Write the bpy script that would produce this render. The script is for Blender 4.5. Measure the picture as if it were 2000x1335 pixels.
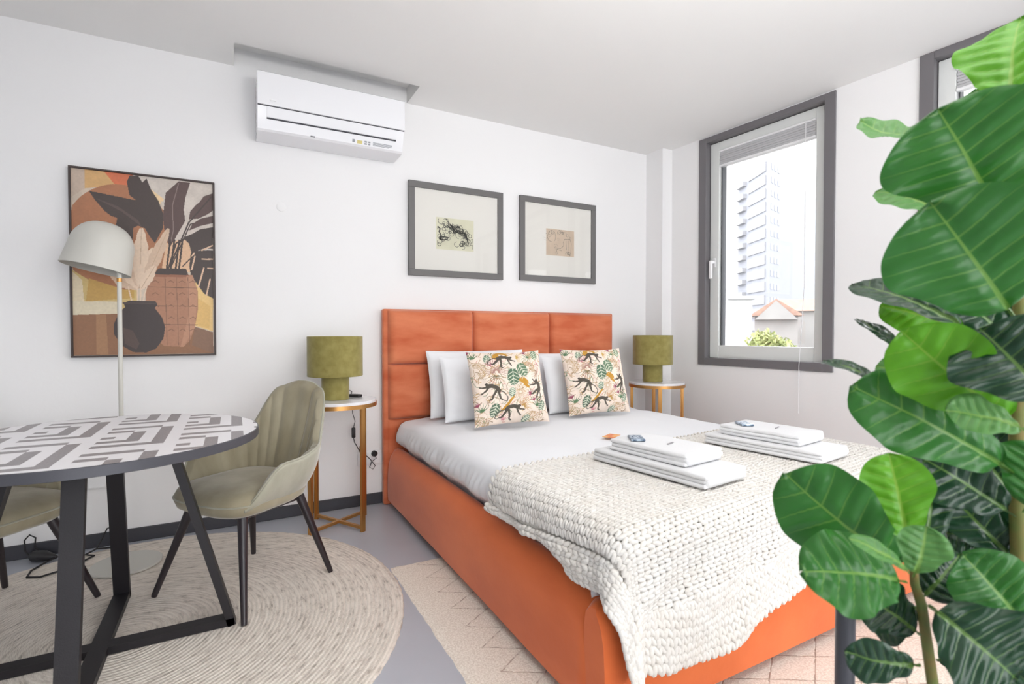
import bpy, bmesh, math, random
import numpy as np
from mathutils import Vector, Matrix, noise
PI=math.pi
random.seed(7); rng=np.random.default_rng(7)
for o in list(bpy.data.objects): bpy.data.objects.remove(o)
S=bpy.context.scene; COL=S.collection

# ------------------------------------------------------------------ camera
YAW,PITCH=math.radians(28.44),math.radians(-1.063)
Fv=Vector((math.sin(YAW)*math.cos(PITCH),math.cos(YAW)*math.cos(PITCH),math.sin(PITCH)))
Rv=Vector((math.cos(YAW),-math.sin(YAW),0)); Uv=Rv.cross(Fv)
cam=bpy.data.cameras.new('camera'); co=bpy.data.objects.new('camera',cam); COL.objects.link(co)
M=Matrix((Rv,Uv,-Fv)).transposed().to_4x4(); M.translation=Vector((0,0,1.1)); co.matrix_world=M
cam.sensor_width=36; cam.lens=18.16; cam.clip_start=.05; cam.clip_end=600
cam.dof.use_dof=True; cam.dof.focus_distance=2.7; cam.dof.aperture_fstop=4.5
S.camera=co
# ------------------------------------------------------------------ world, light, exposure
S.view_settings.view_transform='Standard'; S.view_settings.look='None'; S.view_settings.gamma=1
S.view_settings.use_curve_mapping=False
S.view_settings.exposure=0.31
W=bpy.data.worlds.new('sky'); S.world=W; W.use_nodes=True
bg=W.node_tree.nodes['Background']; bg.inputs[0].default_value=(.965,.978,1,1); bg.inputs[1].default_value=5.0
def portal(loc,rot,sx,sy):
    l=bpy.data.lights.new('daylight_portal','AREA'); l.shape='RECTANGLE'; l.size=sx; l.size_y=sy
    l.cycles.is_portal=True
    o=bpy.data.objects.new('daylight_portal',l); COL.objects.link(o); o.location=loc; o.rotation_euler=rot
# right wall frame: P0 + s*T along the wall, N into the room
T3=Vector((-.0654,.99786,0)); N3=Vector((-.99786,-.0654,0)); P3=Vector((3.286,1.87,0))
WANG=math.atan2(T3.y,T3.x)-PI/2
portal((.9,-2.86,1.25),(PI/2,0,PI),3.5,2.3)
for s in (.5,-.93,-2.37):
    p=P3+T3*s-N3*.1+Vector((0,0,1.75))
    portal(p,(PI/2,0,WANG-PI/2+PI),.9,1.65)

fl_=bpy.data.lights.new('added_ceiling_fill','AREA'); fl_.shape='DISK'; fl_.size=.5; fl_.energy=34; fl_.color=(1,.985,.96)  # added lamp out of view, aimed upward to brighten the ceiling
fo_=bpy.data.objects.new('added_ceiling_fill',fl_); COL.objects.link(fo_); fo_.location=(.9,.2,1.85); fo_.rotation_euler=(PI-math.radians(8),0,-math.radians(28))
# ------------------------------------------------------------------ helpers
def lin(c):
    return tuple(((v/255)/12.92 if v/255<=.04045 else ((v/255+.055)/1.055)**2.4) for v in c)
def mat(name,c,rough=.6,metal=0,sheen=0,bump=None,var=None,spec=.5,trans=0,coat=0,attr=None,flip=None):
    """c sRGB; bump=(scale,strength[,dist]); var=(scale,sRGB2[,detail,stretch]); attr=vertex colour layer"""
    m=bpy.data.materials.new(name); m.use_nodes=True; nt=m.node_tree; b=nt.nodes['Principled BSDF']
    b.inputs['Base Color'].default_value=(*lin(c),1); b.inputs['Roughness'].default_value=rough
    b.inputs['Metallic'].default_value=metal; b.inputs['Specular IOR Level'].default_value=spec
    if sheen: b.inputs['Sheen Weight'].default_value=sheen; b.inputs['Sheen Roughness'].default_value=.4
    if coat: b.inputs['Coat Weight'].default_value=coat
    tc=nt.nodes.new('ShaderNodeTexCoord')
    last=None
    if attr:
        a=nt.nodes.new('ShaderNodeAttribute'); a.attribute_name=attr; last=a.outputs['Color']
    if var:
        n=nt.nodes.new('ShaderNodeTexNoise'); n.inputs['Scale'].default_value=var[0]
        n.inputs['Detail'].default_value=var[2] if len(var)>2 else 4
        src=tc.outputs['Object']
        if len(var)>3:
            mp=nt.nodes.new('ShaderNodeMapping'); mp.inputs['Scale'].default_value=var[3]; nt.links.new(src,mp.inputs[0]); src=mp.outputs[0]
        nt.links.new(src,n.inputs['Vector'])
        r=nt.nodes.new('ShaderNodeMapRange'); r.inputs[1].default_value=.35; r.inputs[2].default_value=.65
        nt.links.new(n.outputs['Fac'],r.inputs[0])
        mx=nt.nodes.new('ShaderNodeMix'); mx.data_type='RGBA'
        mx.inputs[6].default_value=(*lin(c),1); mx.inputs[7].default_value=(*lin(var[1]),1)
        if last: 
            mx.blend_type='MULTIPLY'; nt.links.new(last,mx.inputs[6])
        nt.links.new(r.outputs[0],mx.inputs[0]); last=mx.outputs[2]
    if last: nt.links.new(last,b.inputs['Base Color'])
    if bump:
        n=nt.nodes.new('ShaderNodeTexNoise'); n.inputs['Scale'].default_value=bump[0]; n.inputs['Detail'].default_value=3
        nt.links.new(tc.outputs['Object'],n.inputs['Vector'])
        bp=nt.nodes.new('ShaderNodeBump'); bp.inputs['Strength'].default_value=bump[1]; bp.inputs['Distance'].default_value=bump[2] if len(bump)>2 else .01
        nt.links.new(n.outputs['Fac'],bp.inputs['Height']); nt.links.new(bp.outputs[0],b.inputs['Normal'])
    return m
def setp(o,label=None,cat=None,group=None,kind=None):
    if label:o['label']=label
    if cat:o['category']=cat
    if group:o['group']=group
    if kind:o['kind']=kind
    return o
def link(name,me,m,parent=None,smooth=30):
    o=bpy.data.objects.new(name,me); COL.objects.link(o)
    if m is not None:
        for k in (m if isinstance(m,(list,tuple)) else [m]): me.materials.append(k)
    if smooth:
        me.polygons.foreach_set('use_smooth',[True]*len(me.polygons))
        if smooth<180: me.set_sharp_from_angle(angle=math.radians(smooth))
    if parent: o.parent=parent
    return o
def obj(name,bm,m,parent=None,smooth=30):
    me=bpy.data.meshes.new(name); bmesh.ops.recalc_face_normals(bm,faces=bm.faces[:]); bm.to_mesh(me); bm.free()
    return link(name,me,m,parent,smooth)
def pyobj(name,v,f,m,parent=None,smooth=180):
    me=bpy.data.meshes.new(name); me.from_pydata([tuple(x) for x in v],[],[tuple(x) for x in f]); me.update()
    return link(name,me,m,parent,smooth)
def thing(name,label,cat,loc=(0,0,0),rz=0,group=None):
    o=bpy.data.objects.new(name,None); COL.objects.link(o); o.location=loc; o.rotation_euler=(0,0,rz)
    o.empty_display_size=.1
    return setp(o,label,cat,group)
def dup(root,loc,rz,label):
    r=root.copy(); COL.objects.link(r); r.location=loc; r.rotation_euler=(0,0,rz); r['label']=label
    for ch in list(root.children):
        c=ch.copy(); COL.objects.link(c); c.parent=r
        for g in list(ch.children):
            d=g.copy(); COL.objects.link(d); d.parent=c
    return r
def BM(): return bmesh.new()
def box(bm,x0,x1,y0,y1,z0,z1,bev=0,seg=2,M=None,mi=0):
    r=bmesh.ops.create_cube(bm,size=1)
    vs=r['verts']
    for v in vs: v.co=Vector(((x0+x1)/2+v.co.x*(x1-x0),(y0+y1)/2+v.co.y*(y1-y0),(z0+z1)/2+v.co.z*(z1-z0)))
    fs=set(f for v in vs for f in v.link_faces)
    for f in fs: f.material_index=mi
    if bev:
        es=list(set(e for v in vs for e in v.link_edges))
        g=bmesh.ops.bevel(bm,geom=es,offset=bev,segments=seg,affect='EDGES',profile=.5)
        vs=list(set(g['verts'])|set(v for v in vs if v.is_valid)) 
        vs=list(set(v for f in g['faces'] for v in f.verts)|set(v for v in vs if v.is_valid))
    if M is not None:
        for v in vs: v.co=M@v.co
    return vs
def tube(bm,pts,r,n=8,caps=True,mi=0):
    pts=[Vector(p) for p in pts]; rs=r if isinstance(r,(list,tuple)) else [r]*len(pts)
    rings=[]; up=None
    for i,p in enumerate(pts):
        d=(pts[min(i+1,len(pts)-1)]-pts[max(i-1,0)]).normalized()
        if up is None:
            up=Vector((0,0,1)) if abs(d.z)<.9 else Vector((1,0,0))
        a=(up-d*up.dot(d))
        if a.length<1e-4: a=d.orthogonal()
        a.normalize(); b=d.cross(a); up=a
        rings.append([bm.verts.new(p+(a*math.cos(2*PI*k/n)+b*math.sin(2*PI*k/n))*rs[i]) for k in range(n)])
    for i in range(len(rings)-1):
        for k in range(n):
            f=bm.faces.new((rings[i][k],rings[i][(k+1)%n],rings[i+1][(k+1)%n],rings[i+1][k])); f.material_index=mi
    if caps:
        bm.faces.new(rings[0][::-1]).material_index=mi; bm.faces.new(rings[-1]).material_index=mi
def bar(bm,a,b,w,t,side=None):
    """rectangular bar from a to b; w along 'side', t across"""
    a=Vector(a); b=Vector(b); d=(b-a).normalized()
    s=Vector(side) if side else Vector((0,0,1)) if abs(d.z)<.9 else Vector((1,0,0))
    s=(s-d*s.dot(d)).normalized(); u=d.cross(s)
    vs=[bm.verts.new(p+s*i*w/2+u*j*t/2) for p in (a,b) for i,j in ((-1,-1),(1,-1),(1,1),(-1,1))]
    for f in ((0,1,2,3),(7,6,5,4),(0,4,5,1),(1,5,6,2),(2,6,7,3),(3,7,4,0)): bm.faces.new([vs[k] for k in f])
def lathe(bm,prof,n=48,c=(0,0,0),close=False):
    rings=[]
    for r,z in prof:
        if r<1e-5: rings.append([bm.verts.new((c[0],c[1],c[2]+z))])
        else: rings.append([bm.verts.new((c[0]+r*math.cos(2*PI*k/n),c[1]+r*math.sin(2*PI*k/n),c[2]+z)) for k in range(n)])
    R=rings+([rings[0]] if close else [])
    for a,b in zip(R,R[1:]):
        for k in range(n):
            k2=(k+1)%n
            if len(a)==1 and len(b)==1: continue
            if len(a)==1: bm.faces.new((a[0],b[k2],b[k]))
            elif len(b)==1: bm.faces.new((a[k],a[k2],b[0]))
            else: bm.faces.new((a[k],a[k2],b[k2],b[k]))
def grid(nu,nv,fn):
    v=[fn(i/(nu-1),j/(nv-1)) for j in range(nv) for i in range(nu)]
    f=[(j*nu+i,j*nu+i+1,(j+1)*nu+i+1,(j+1)*nu+i) for j in range(nv-1) for i in range(nu-1)]
    return v,f
def sm(x,a,b):
    t=min(1,max(0,(x-a)/(b-a))); return t*t*(3-2*t)
def nz(x,y,z=0): return noise.noise(Vector((x,y,z)))
# raster painting in vertex colours -------------------------------------------------
class Raster:
    def __init__(s,nu,nv,base):
        s.nu,s.nv=nu,nv; s.X,s.Y=np.meshgrid(np.linspace(0,1,nu),np.linspace(0,1,nv)); s.c=np.zeros((nv,nu,3)); s.c[:]=lin(base)
    def put(s,m,col,a=1.0):
        s.c[m]=s.c[m]*(1-a)+np.array(lin(col))*a
    def poly(s,pts,col,a=1.0):
        x,y=s.X,s.Y; m=np.zeros_like(x,bool); n=len(pts)
        for i in range(n):
            (x1,y1),(x2,y2)=pts[i],pts[(i+1)%n]
            if y1==y2: continue
            k=((y1>y)!=(y2>y))&(x<(x2-x1)*(y-y1)/(y2-y1)+x1); m^=k
        s.put(m,col,a); return m
    def stroke(s,pts,w,col,a=1.0,asp=1.0,w2=None):
        """polyline of half width w (tapering to w2), asp = height/width of the sheet"""
        if w2 is None:w2=w
        n=len(pts)-1
        for i in range(n):
            (x1,y1),(x2,y2)=pts[i],pts[i+1]
            dx,dy=x2-x1,(y2-y1)*asp; L=dx*dx+dy*dy+1e-12
            px,py=s.X-x1,(s.Y-y1)*asp
            t=np.clip((px*dx+py*dy)/L,0,1); d=np.hypot(px-t*dx,py-t*dy)
            wa=w+(w2-w)*(i+t)/n
            s.put(d<wa,col,a)
    def noise(s,amp,seed=0,cell=6):
        g=np.random.default_rng(seed)
        n=g.random((s.nv//cell+2,s.nu//cell+2))
        yi=s.Y*(s.nv//cell); xi=s.X*(s.nu//cell); y0=yi.astype(int); x0=xi.astype(int); fy=yi-y0; fx=xi-x0
        v=(n[y0,x0]*(1-fy)*(1-fx)+n[y0,x0+1]*(1-fy)*fx+n[y0+1,x0]*fy*(1-fx)+n[y0+1,x0+1]*fy*fx)
        s.c*=(1+amp*(v-.5)*2)[...,None]; return v
    def apply(s,me,idx=None):
        a=me.color_attributes.new('paint','FLOAT_COLOR','POINT')
        c=np.ones((s.nv*s.nu,4)); c[:,:3]=np.clip(s.c.reshape(-1,3),0,1)
        if idx is not None: c=c[idx]
        a.data.foreach_set('color',c.ravel())

# ------------------------------------------------------------------ materials
m_wall=mat('wall_paint',(241,240,240),.85,bump=(60,.03),spec=.2)
m_ceil=mat('ceiling_paint',(243,242,240),.9,spec=.2)
m_dark=mat('dark_grey_metal',(74,74,80),.42,metal=.2,bump=(200,.03))
m_casing=mat('grey_window_casing',(112,109,112),.45,bump=(250,.02))
m_sash=mat('white_sash',(226,228,226),.35)
m_black=mat('black_metal',(27,24,28),.5,metal=.2,bump=(300,.05))
m_gold=mat('brushed_brass',(196,146,86),.33,metal=.85)
m_plastic=mat('white_plastic',(240,240,241),.3)
m_blackp=mat('black_plastic',(35,34,36),.45)
m_base=mat('dark_skirting',(60,60,66),.5)
m_cord=mat('black_cord',(30,28,30),.6)
# ------------------------------------------------------------------ room shell
def floor_mat():
    m=mat('grey_resin_floor',(184,187,196),.32,var=(1.6,(177,180,189)),bump=(3,.02)); return m
bm=BM(); box(bm,-3.3,4.0,-3.0,3.6,-.15,0); setp(obj('floor',bm,floor_mat(),smooth=0),'grey resin floor','floor',kind='structure')
bm=BM()
RX0,RX1,RY0,RZ=.022,1.02,3.065,2.70
for a in ((-3.3,4,-3.0,RY0,2.6,2.95),(-3.3,RX0,RY0,3.6,2.6,2.95),(RX1,4,RY0,3.6,2.6,2.95),(RX0,RX1,RY0,3.6,RZ,2.95)): box(bm,*a)
setp(obj('ceiling',bm,m_ceil,smooth=0),'white ceiling with slot above the air conditioner','ceiling',kind='structure')
bm=BM(); box(bm,-3.3,4.0,3.33,3.6,0,2.94); setp(obj('wall_back',bm,m_wall,smooth=0),'white wall behind the bed','wall',kind='structure')
bm=BM(); box(bm,-3.3,-3.15,-3.0,3.33,0,2.6); setp(obj('wall_left',bm,m_wall,smooth=0),'white left wall','wall',kind='structure')
bm=BM()
for a in ((-3.15,-.85,-3.0,-2.85,0,2.6),(2.65,4.0,-3.0,-2.85,0,2.6),(-.85,2.65,-3.0,-2.85,0,.08),(-.85,2.65,-3.0,-2.85,2.42,2.6)): box(bm,*a)  # the opening is made up, sized and placed to let daylight in
setp(obj('wall_front',bm,m_wall,smooth=0),'white wall behind the camera with a wide unglazed opening added for daylight','wall',kind='structure')
MW=Matrix.Translation(P3)@Matrix((T3,-N3,Vector((0,0,1)))).transposed().to_4x4()   # local x=s along wall, y=outward, z up
WIN=[(0.0,1.0,.85,2.59),(-1.44,-.43,.85,2.60),(-2.88,-1.87,.85,2.60)]  # third window lies out of view, put in for its daylight
bm=BM(); TH=.30
segs=[(-4.95,-2.88,None),(-2.88,-1.87,2),(-1.87,-1.44,None),(-1.44,-.43,1),(-.43,0,None),(0,1,0),(1,1.55,None)]
for a,b,w in segs:
    if w is None: box(bm,a,b,0,TH,0,2.6,M=MW)
    else:
        i=.045
        box(bm,a,b,0,TH,0,WIN[w][2]+i,M=MW); box(bm,a,b,0,TH,WIN[w][3]-.03,2.6,M=MW)
        box(bm,a,a+i,0,TH,WIN[w][2]+i,WIN[w][3]-.03,M=MW); box(bm,b-i,b,0,TH,WIN[w][2]+i,WIN[w][3]-.03,M=MW)
setp(obj('wall_right',bm,m_wall,smooth=0),'white wall with grey framed windows','wall',kind='structure')
bm=BM(); box(bm,3.097,3.33,3.14,3.36,0,2.6); setp(obj('trim_1',bm,m_wall,smooth=0),'white boxed pillar in the corner of the room','pillar',kind='structure')
bm=BM(); box(bm,-3.15,3.097,3.316,3.33,0,.07,.003,1); setp(obj('baseboard_back',bm,m_base),'dark grey skirting board','baseboard',kind='structure')
bm=BM(); box(bm,-3.15,-3.136,-2.85,3.316,0,.07,.003,1); setp(obj('baseboard_left',bm,m_base),'dark grey skirting board','baseboard',kind='structure')
bm=BM(); box(bm,-4.7,1.26,-.014,0,0,.07,.003,1,M=MW); setp(obj('baseboard_right',bm,m_base),'dark grey skirting board','baseboard',kind='structure')
# glass
mg=bpy.data.materials.new('window_glass'); mg.use_nodes=True; nt=mg.node_tree; nt.nodes.clear()
o_=nt.nodes.new('ShaderNodeOutputMaterial'); mxs=nt.nodes.new('ShaderNodeMixShader'); tr=nt.nodes.new('ShaderNodeBsdfTransparent'); gl=nt.nodes.new('ShaderNodeBsdfGlossy')
gl.inputs['Roughness'].default_value=.02; fr=nt.nodes.new('ShaderNodeFresnel'); fr.inputs[0].default_value=1.35
nt.links.new(fr.outputs[0],mxs.inputs[0]); nt.links.new(tr.outputs[0],mxs.inputs[1]); nt.links.new(gl.outputs[0],mxs.inputs[2]); nt.links.new(mxs.outputs[0],o_.inputs[0])
m_blind=mat('grey_blind_fabric',(190,190,192),.8,bump=(400,.1))
m_seal=mat('dark_seal',(60,62,66),.6)
for i,(a,b,z0,z1) in enumerate(WIN):
    lab=['tall grey framed window beside the bed, overlooking a tower block','grey framed window mostly hidden behind the fiddle leaf plant','unseen grey framed window beyond the plant, added for its daylight'][i]
    w=thing('window_%d'%(i+1),lab,'window'); w['kind']='structure'
    bm=BM()   # casing: flat surround face + reveal lining
    cw=.065; p=.012; t_=.04
    for q in ((a,a+cw,-p,.02,z0,z1),(b-cw,b,-p,.02,z0,z1),(a+cw,b-cw,-p,.02,z0,z0+.055),(a+cw,b-cw,-p,.02,z1-t_,z1)): box(bm,*q,.002,1,M=MW)
    iv=.045
    for q in ((a+iv,a+cw-.004,.0,.13,z0+.045,z1-.03),(b-cw+.004,b-iv,.0,.13,z0+.045,z1-.03),(a+cw-.004,b-cw+.004,.02,.13,z0+.045,z0+.052),(a+cw-.004,b-cw+.004,.02,.13,z1-.038,z1-.03)): box(bm,*q,M=MW)
    obj('casing',bm,m_casing,w)
    sa,sb,sz0,sz1=a+cw,b-cw,z0+.056,z1-.042
    bm=BM(); fw=.078; y0,y1=.045,.115
    for q in ((sa,sa+fw,y0,y1,sz0,sz1),(sb-fw,sb,y0,y1,sz0,sz1),(sa+fw,sb-fw,y0,y1,sz0,sz0+.095),(sa+fw,sb-fw,y0,y1,sz1-.075,sz1)): box(bm,*q,.003,1,M=MW)
    sash=obj('sash',bm,m_sash,w)
    bm=BM()
    for q in ((sa+fw,sa+fw+.004,y0+.012,y1,sz0+.095,sz1-.075),(sb-fw-.012,sb-fw-.007,y0+.02,y1,sz0+.095,sz1-.075)): box(bm,*q,M=MW)
    obj('seal',bm,m_seal,sash)
    bm=BM(); box(bm,sa+fw-.003,sb-fw+.003,.085,.091,sz0+.09,sz1-.07,M=MW); obj('glass',bm,mg,w,smooth=0)
    bm=BM(); box(bm,sb-.055,sb-.025,y0-.008,y0,1.60,1.67,.004,2,M=MW); 
    box(bm,sb-.052,sb-.028,y0-.042,y0-.006,1.625,1.648,.006,2,M=MW); box(bm,sb-.053,sb-.027,y0-.055,y0-.036,1.51,1.65,.008,3,M=MW)
    obj('handle',bm,m_plastic,w)
    bl=thing('roller_blind',['grey pleated blind raised at the top of the window beside the bed','grey pleated blind raised on the window behind the plant','grey pleated blind raised on the unseen added window beyond the plant'][i],'blind')
    bm=BM()
    for k in range(6): box(bm,sa+fw+.002,sb-fw-.002,y0+.002-.004*(k%2),y0+.03,sz1-.078-.016*(k+1),sz1-.078-.016*k,.003,1,M=MW)
    obj('blind_fabric',bm,m_blind,bl)
    bm=BM(); box(bm,sa+fw,sb-fw,y0-.012,y0+.034,sz1-.08,sz1-.066,.003,1,M=MW); box(bm,sa+fw,sb-fw,y0-.006,y0+.034,sz1-.19,sz1-.174,.003,1,M=MW); obj('blind_rail',bm,m_plastic,bl)
    bm=BM(); c0=sa+fw+.06; tube(bm,[MW@Vector((c0,y0-.012,sz1-.07)),MW@Vector((c0-.002,y0-.014,1.4)),MW@Vector((c0,-.02,z0+.03)),MW@Vector((c0,-.02,z0-.28))],.0022,6); 
    obj('pull_cord',bm,m_plastic,bl)
# ------------------------------------------------------------------ outside
m_tow=mat('tower_render',(130,132,139),.9); m_towb=mat('tower_panel',(140,140,143),.9); m_glz=mat('dark_pane',(112,116,127),.4)
m_roof=mat('terracotta_roof',(146,116,102),.9,var=(3,(128,104,92))); m_ren=mat('pale_render',(134,132,130),.9,var=(.5,(126,124,122)))
bm=BM(); box(bm,5,400,-150,300,-8.5,-8); setp(obj('ground',bm,mat('street_ground',(120,120,118),.9),smooth=0),'ground far below the window','ground',kind='structure')
tw=thing('tower_block','tall pale tower block of many storeys seen through the window','building',(100.4,70.9,-8))
d1=Vector((.64,.77,0)).normalized(); n1=Vector((-.55,.83,0))
vl=Vector((7.15,13.2,0)); vr=Vector((54.8,15.85,0))
def towerface(a,b,h0,h1,off): pass
Lf=vl.length; Rf=30.0; ul=vl.normalized(); ur=vr.normalized(); nl=Vector((-ul.y,ul.x,0)); nr=Vector((ur.y,-ur.x,0))
if nl.dot(Vector((-100,-70,0)))<0: nl=-nl
if nr.dot(Vector((-100,-70,0)))<0: nr=-nr
H=50
bm=BM()
def prism(bm,base,z0,z1):
    lo=[bm.verts.new((p.x,p.y,z0)) for p in base]; hi=[bm.verts.new((p.x,p.y,z1)) for p in base]; n=len(base)
    bm.faces.new(lo[::-1]); bm.faces.new(hi)
    for i in range(n): bm.faces.new((lo[i],lo[(i+1)%n],hi[(i+1)%n],hi[i]))
prism(bm,[Vector((0,0,0)),ur*7,ur*7+vl,vl],0,H)
prism(bm,[ur*7-nr*.1,ur*9-nr*.1,ur*9+vl,ur*7+vl],0,H+1)
prism(bm,[ur*9-nr*2,ur*15-nr*2,ur*15+vl,ur*9+vl],0,H+2)
prism(bm,[ur*15-nr*4,ur*48-nr*4,ur*48+vl,ur*15+vl],0,H-3)
obj('wall',bm,m_tow,tw,smooth=0)
def wpan(name,o,u,n,a,b,z0,z1,m,th=.15):
    bm=BM(); p=o+u*a; q=o+u*b
    prism(bm,[p,q,q+n*th,p+n*th],z0,z1); return obj(name,bm,m,tw,smooth=0)
zero=Vector((0,0,0))
for k in range(15):
    z=3+k*2.85
    wpan('panel',zero,ul,nl,1.2,Lf*.62,z+.8,z+2.75,m_towb,.25)
    wpan('balcony',zero,ul,nl,Lf*.70,Lf*.95,z+.2,z+1.2,m_towb,.9)
    if k>=3:
        for j in range(3): wpan('window',zero,ur,nr,1.2+j*2,2.3+j*2,z+1.1,z+2.3,m_glz if (j*7+k*3)%4 else m_towb,.08)
        wpan('window',-nr*2,ur,nr,9.8,11.6,z+.9,z+2.3,m_glz,.08)
        wpan('window',-nr*4,ur,nr,17,19,z+1.0,z+2.2,m_glz if k%2 else m_towb,.08)
def house(label,c,rz,w,d,h,rh,name='house',cat='house'):
    t=thing(name,label,cat,(c[0],c[1],-8),rz)
    bm=BM(); box(bm,-w/2,w/2,-d/2,d/2,0,h); obj('wall',bm,m_ren,t,smooth=0)
    bm=BM(); e=.4; P=[bm.verts.new(p) for p in ((-w/2-e,-d/2-e,h),(w/2+e,-d/2-e,h),(w/2+e,d/2+e,h),(-w/2-e,d/2+e,h),(0,-d/2-e,h+rh),(0,d/2+e,h+rh))]
    for f in ((0,1,4),(1,2,5,4),(2,3,5),(3,0,4,5),(0,3,2,1)): bm.faces.new([P[i] for i in f])
    obj('roof',bm,m_roof,t,smooth=0)
    gb=BM(); P=[gb.verts.new(p) for p in ((-w/2,-d/2-.02,h-.3),(w/2,-d/2-.02,h-.3),(0,-d/2-.02,h+rh-.15))]; 
    r=bmesh.ops.extrude_face_region(gb,geom=[gb.faces.new(P)]); bmesh.ops.translate(gb,verts=[v for v in r['geom'] if isinstance(v,bmesh.types.BMVert)],vec=(0,-.5,0)); obj('gable',gb,m_ren,t,smooth=0)
    bm=BM(); box(bm,-w*.28,-w*.1,-d/2-.56,-d/2-.4,h-3.2,h-2.2); obj('window',bm,m_glz,t,smooth=0)
    return t
house('pale gabled house with terracotta roof below the tower block',(38.6,26.6),math.radians(-54),3.0,3.4,10.4,1.3)
house('pale house with long terracotta roof, right of the gabled house',(46.9,29.6),math.radians(38),5.5,3.0,11.0,1.2)
t=thing('annexe','plain white building left of the gabled house','building',(29.2,23.2,-8),math.radians(-35))
bm=BM(); box(bm,-.95,.95,-.9,.9,0,11.2); obj('wall',bm,mat('white_render',(156,156,155),.9),t,smooth=0)
bm=BM(); box(bm,-1.1,1.1,-1.05,1.05,11.2,11.45,.05,1); obj('roof',bm,mat('pale_roof',(132,132,132),.9),t,smooth=0)
tr_=thing('garden_tree','leafy yellow green tree in front of the gabled house','tree',(23.5,16.8,-8))
bm=BM(); tube(bm,[(0,0,0),(.1,0,4),(0,.1,8)],[.16,.12,.05],8); obj('trunk',bm,mat('bark',(110,96,80),.9),tr_)
v=[];f=[]
for k in range(2600):
    a=rng.normal(size=3); a/=np.linalg.norm(a); r=rng.random()**.4
    c=np.array([0,0,8.0])+a*r*np.array([1.0,1.0,1.25]) 
    if rng.random()<.5: c=c+np.array([.55,-.45,-.35])
    p=rng.normal(size=3)*.07; q=rng.normal(size=3)*.07; i=len(v); v+=[c-p,c+q,c+p,c-q]; f.append((i,i+1,i+2,i+3))
pyobj('foliage',v,f,mat('tree_leaves',(150,154,104),.8,var=(3,(118,130,82))),tr_,smooth=0)
# ------------------------------------------------------------------ velvet and bed
def velvet(name,c,c2,sc=(1,1,1)):
    return mat(name,c,.75,sheen=.35,var=(5,c2,5,sc),bump=(40,.12,.004),spec=.25)
m_or=velvet('orange_velvet',(220,132,94),(196,98,62),(.6,1,1.8)); m_ors=velvet('orange_velvet_rail',(226,116,62),(212,104,54),(1,.4,1))
bed=thing('bed','double bed upholstered in orange velvet with panelled headboard','bed',(1.763,2.2,0))
BO=Vector((1.763,2.2,0))
def sub(bm):
    for v in bm.verts: v.co-=BO
    return bm
bm=BM(); box(bm,.84,2.686,3.262,3.312,0,1.25,.012,3); hb=obj('headboard',sub(bm),m_or,bed)
xs=[.868,1.452,2.072,2.664]; zs=[.03,.545,.897,1.243]
for j in range(3):
    for i in range(3):
        x0,x1,z0,z1=xs[i],xs[i+1],zs[j],zs[j+1]
        th=.045 if j else .012
        def fn(u,w):
            e=min(1,min(u,1-u)*(x1-x0)/.035); g=min(1,min(w,1-w)*(z1-z0)/.035)
            h=math.sqrt(max(0,1-(1-e)**2))*math.sqrt(max(0,1-(1-g)**2))
            puff=.008*math.sin(PI*u)*math.sin(PI*w)
            x=x0+u*(x1-x0); z=z0+w*(z1-z0)
            return (x,3.262-h*th-puff*h*(1 if j else .3)+.0012*nz(x*18,z*18,3),z)
        us=[0,.01,.025,.045,.07,.12]+[.12+.76*k/14 for k in range(1,14)]+[.88,.93,.955,.975,.99,1]
        n=len(us); vv=[fn(a,b) for b in us for a in us]; ff=[(q*n+p,q*n+p+1,(q+1)*n+p+1,(q+1)*n+p) for q in range(n-1) for p in range(n-1)]
        vv=[tuple(Vector(p)-BO) for p in vv]
        pyobj('padded_panel',vv,ff,m_or,hb,180)
def rail(name,a,b,axis,parent,label=None):
    """padded rail; profile in (t outward, z)"""
    prof=[(.0,.04),(-.004,.12),(-.002,.2),(.004,.27),(.016,.315),(.036,.347),(.062,.362),(.09,.355),(.108,.335),(.115,.3),(.115,.04)]
    n=int(abs(b-a)/.03); bm=BM(); rings=[]
    for k in range(n+1):
        s=a+(b-a)*k/n; ring=[]
        e=min(k,n-k)*.03; sh=.012*(1-sm(e,0,.03))
        for t,z in prof:
            zz=z-sh if z>.1 else z; w=.0022*nz(s*3,z*6,t)
            if axis=='L': p=Vector((.86+t+w+(sh if t<.05 else -sh),s,zz))
            elif axis=='R': p=Vector((2.666-t-w,s,zz))
            else: p=Vector((s,1.062+t+w+(sh if t<.05 else -sh),zz))
            ring.append(bm.verts.new(p-BO))
        rings.append(ring)
    for r0,r1 in zip(rings,rings[1:]):
        for k in range(len(prof)): bm.faces.new((r0[k],r0[(k+1)%len(prof)],r1[(k+1)%len(prof)],r1[k]))
    bm.faces.new(rings[0]); bm.faces.new(rings[-1][::-1])
    return obj(name,bm,m_ors,parent,60)
rail('side_rail',1.135,3.262,'L',bed); rail('side_rail',1.135,3.262,'R',bed); rail('foot_rail',.86,2.666,'F',bed)
for x in (.93,2.59):
    for y in (1.13,3.2):
        bm=BM(); box(bm,x-.03,x+.03,y-.03,y+.03,.008,.045,.004,1); obj('leg',sub(bm),m_black,bed)
bm=BM(); box(bm,.98,2.55,1.18,3.25,.12,.26); obj('slatted_base',sub(bm),m_black,bed,smooth=0)
bm=BM(); box(bm,1.0,2.53,1.2,3.19,.262,.50,.04,3); obj('mattress',sub(bm),mat('white_mattress',(225,225,225),.8),bed)
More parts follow.
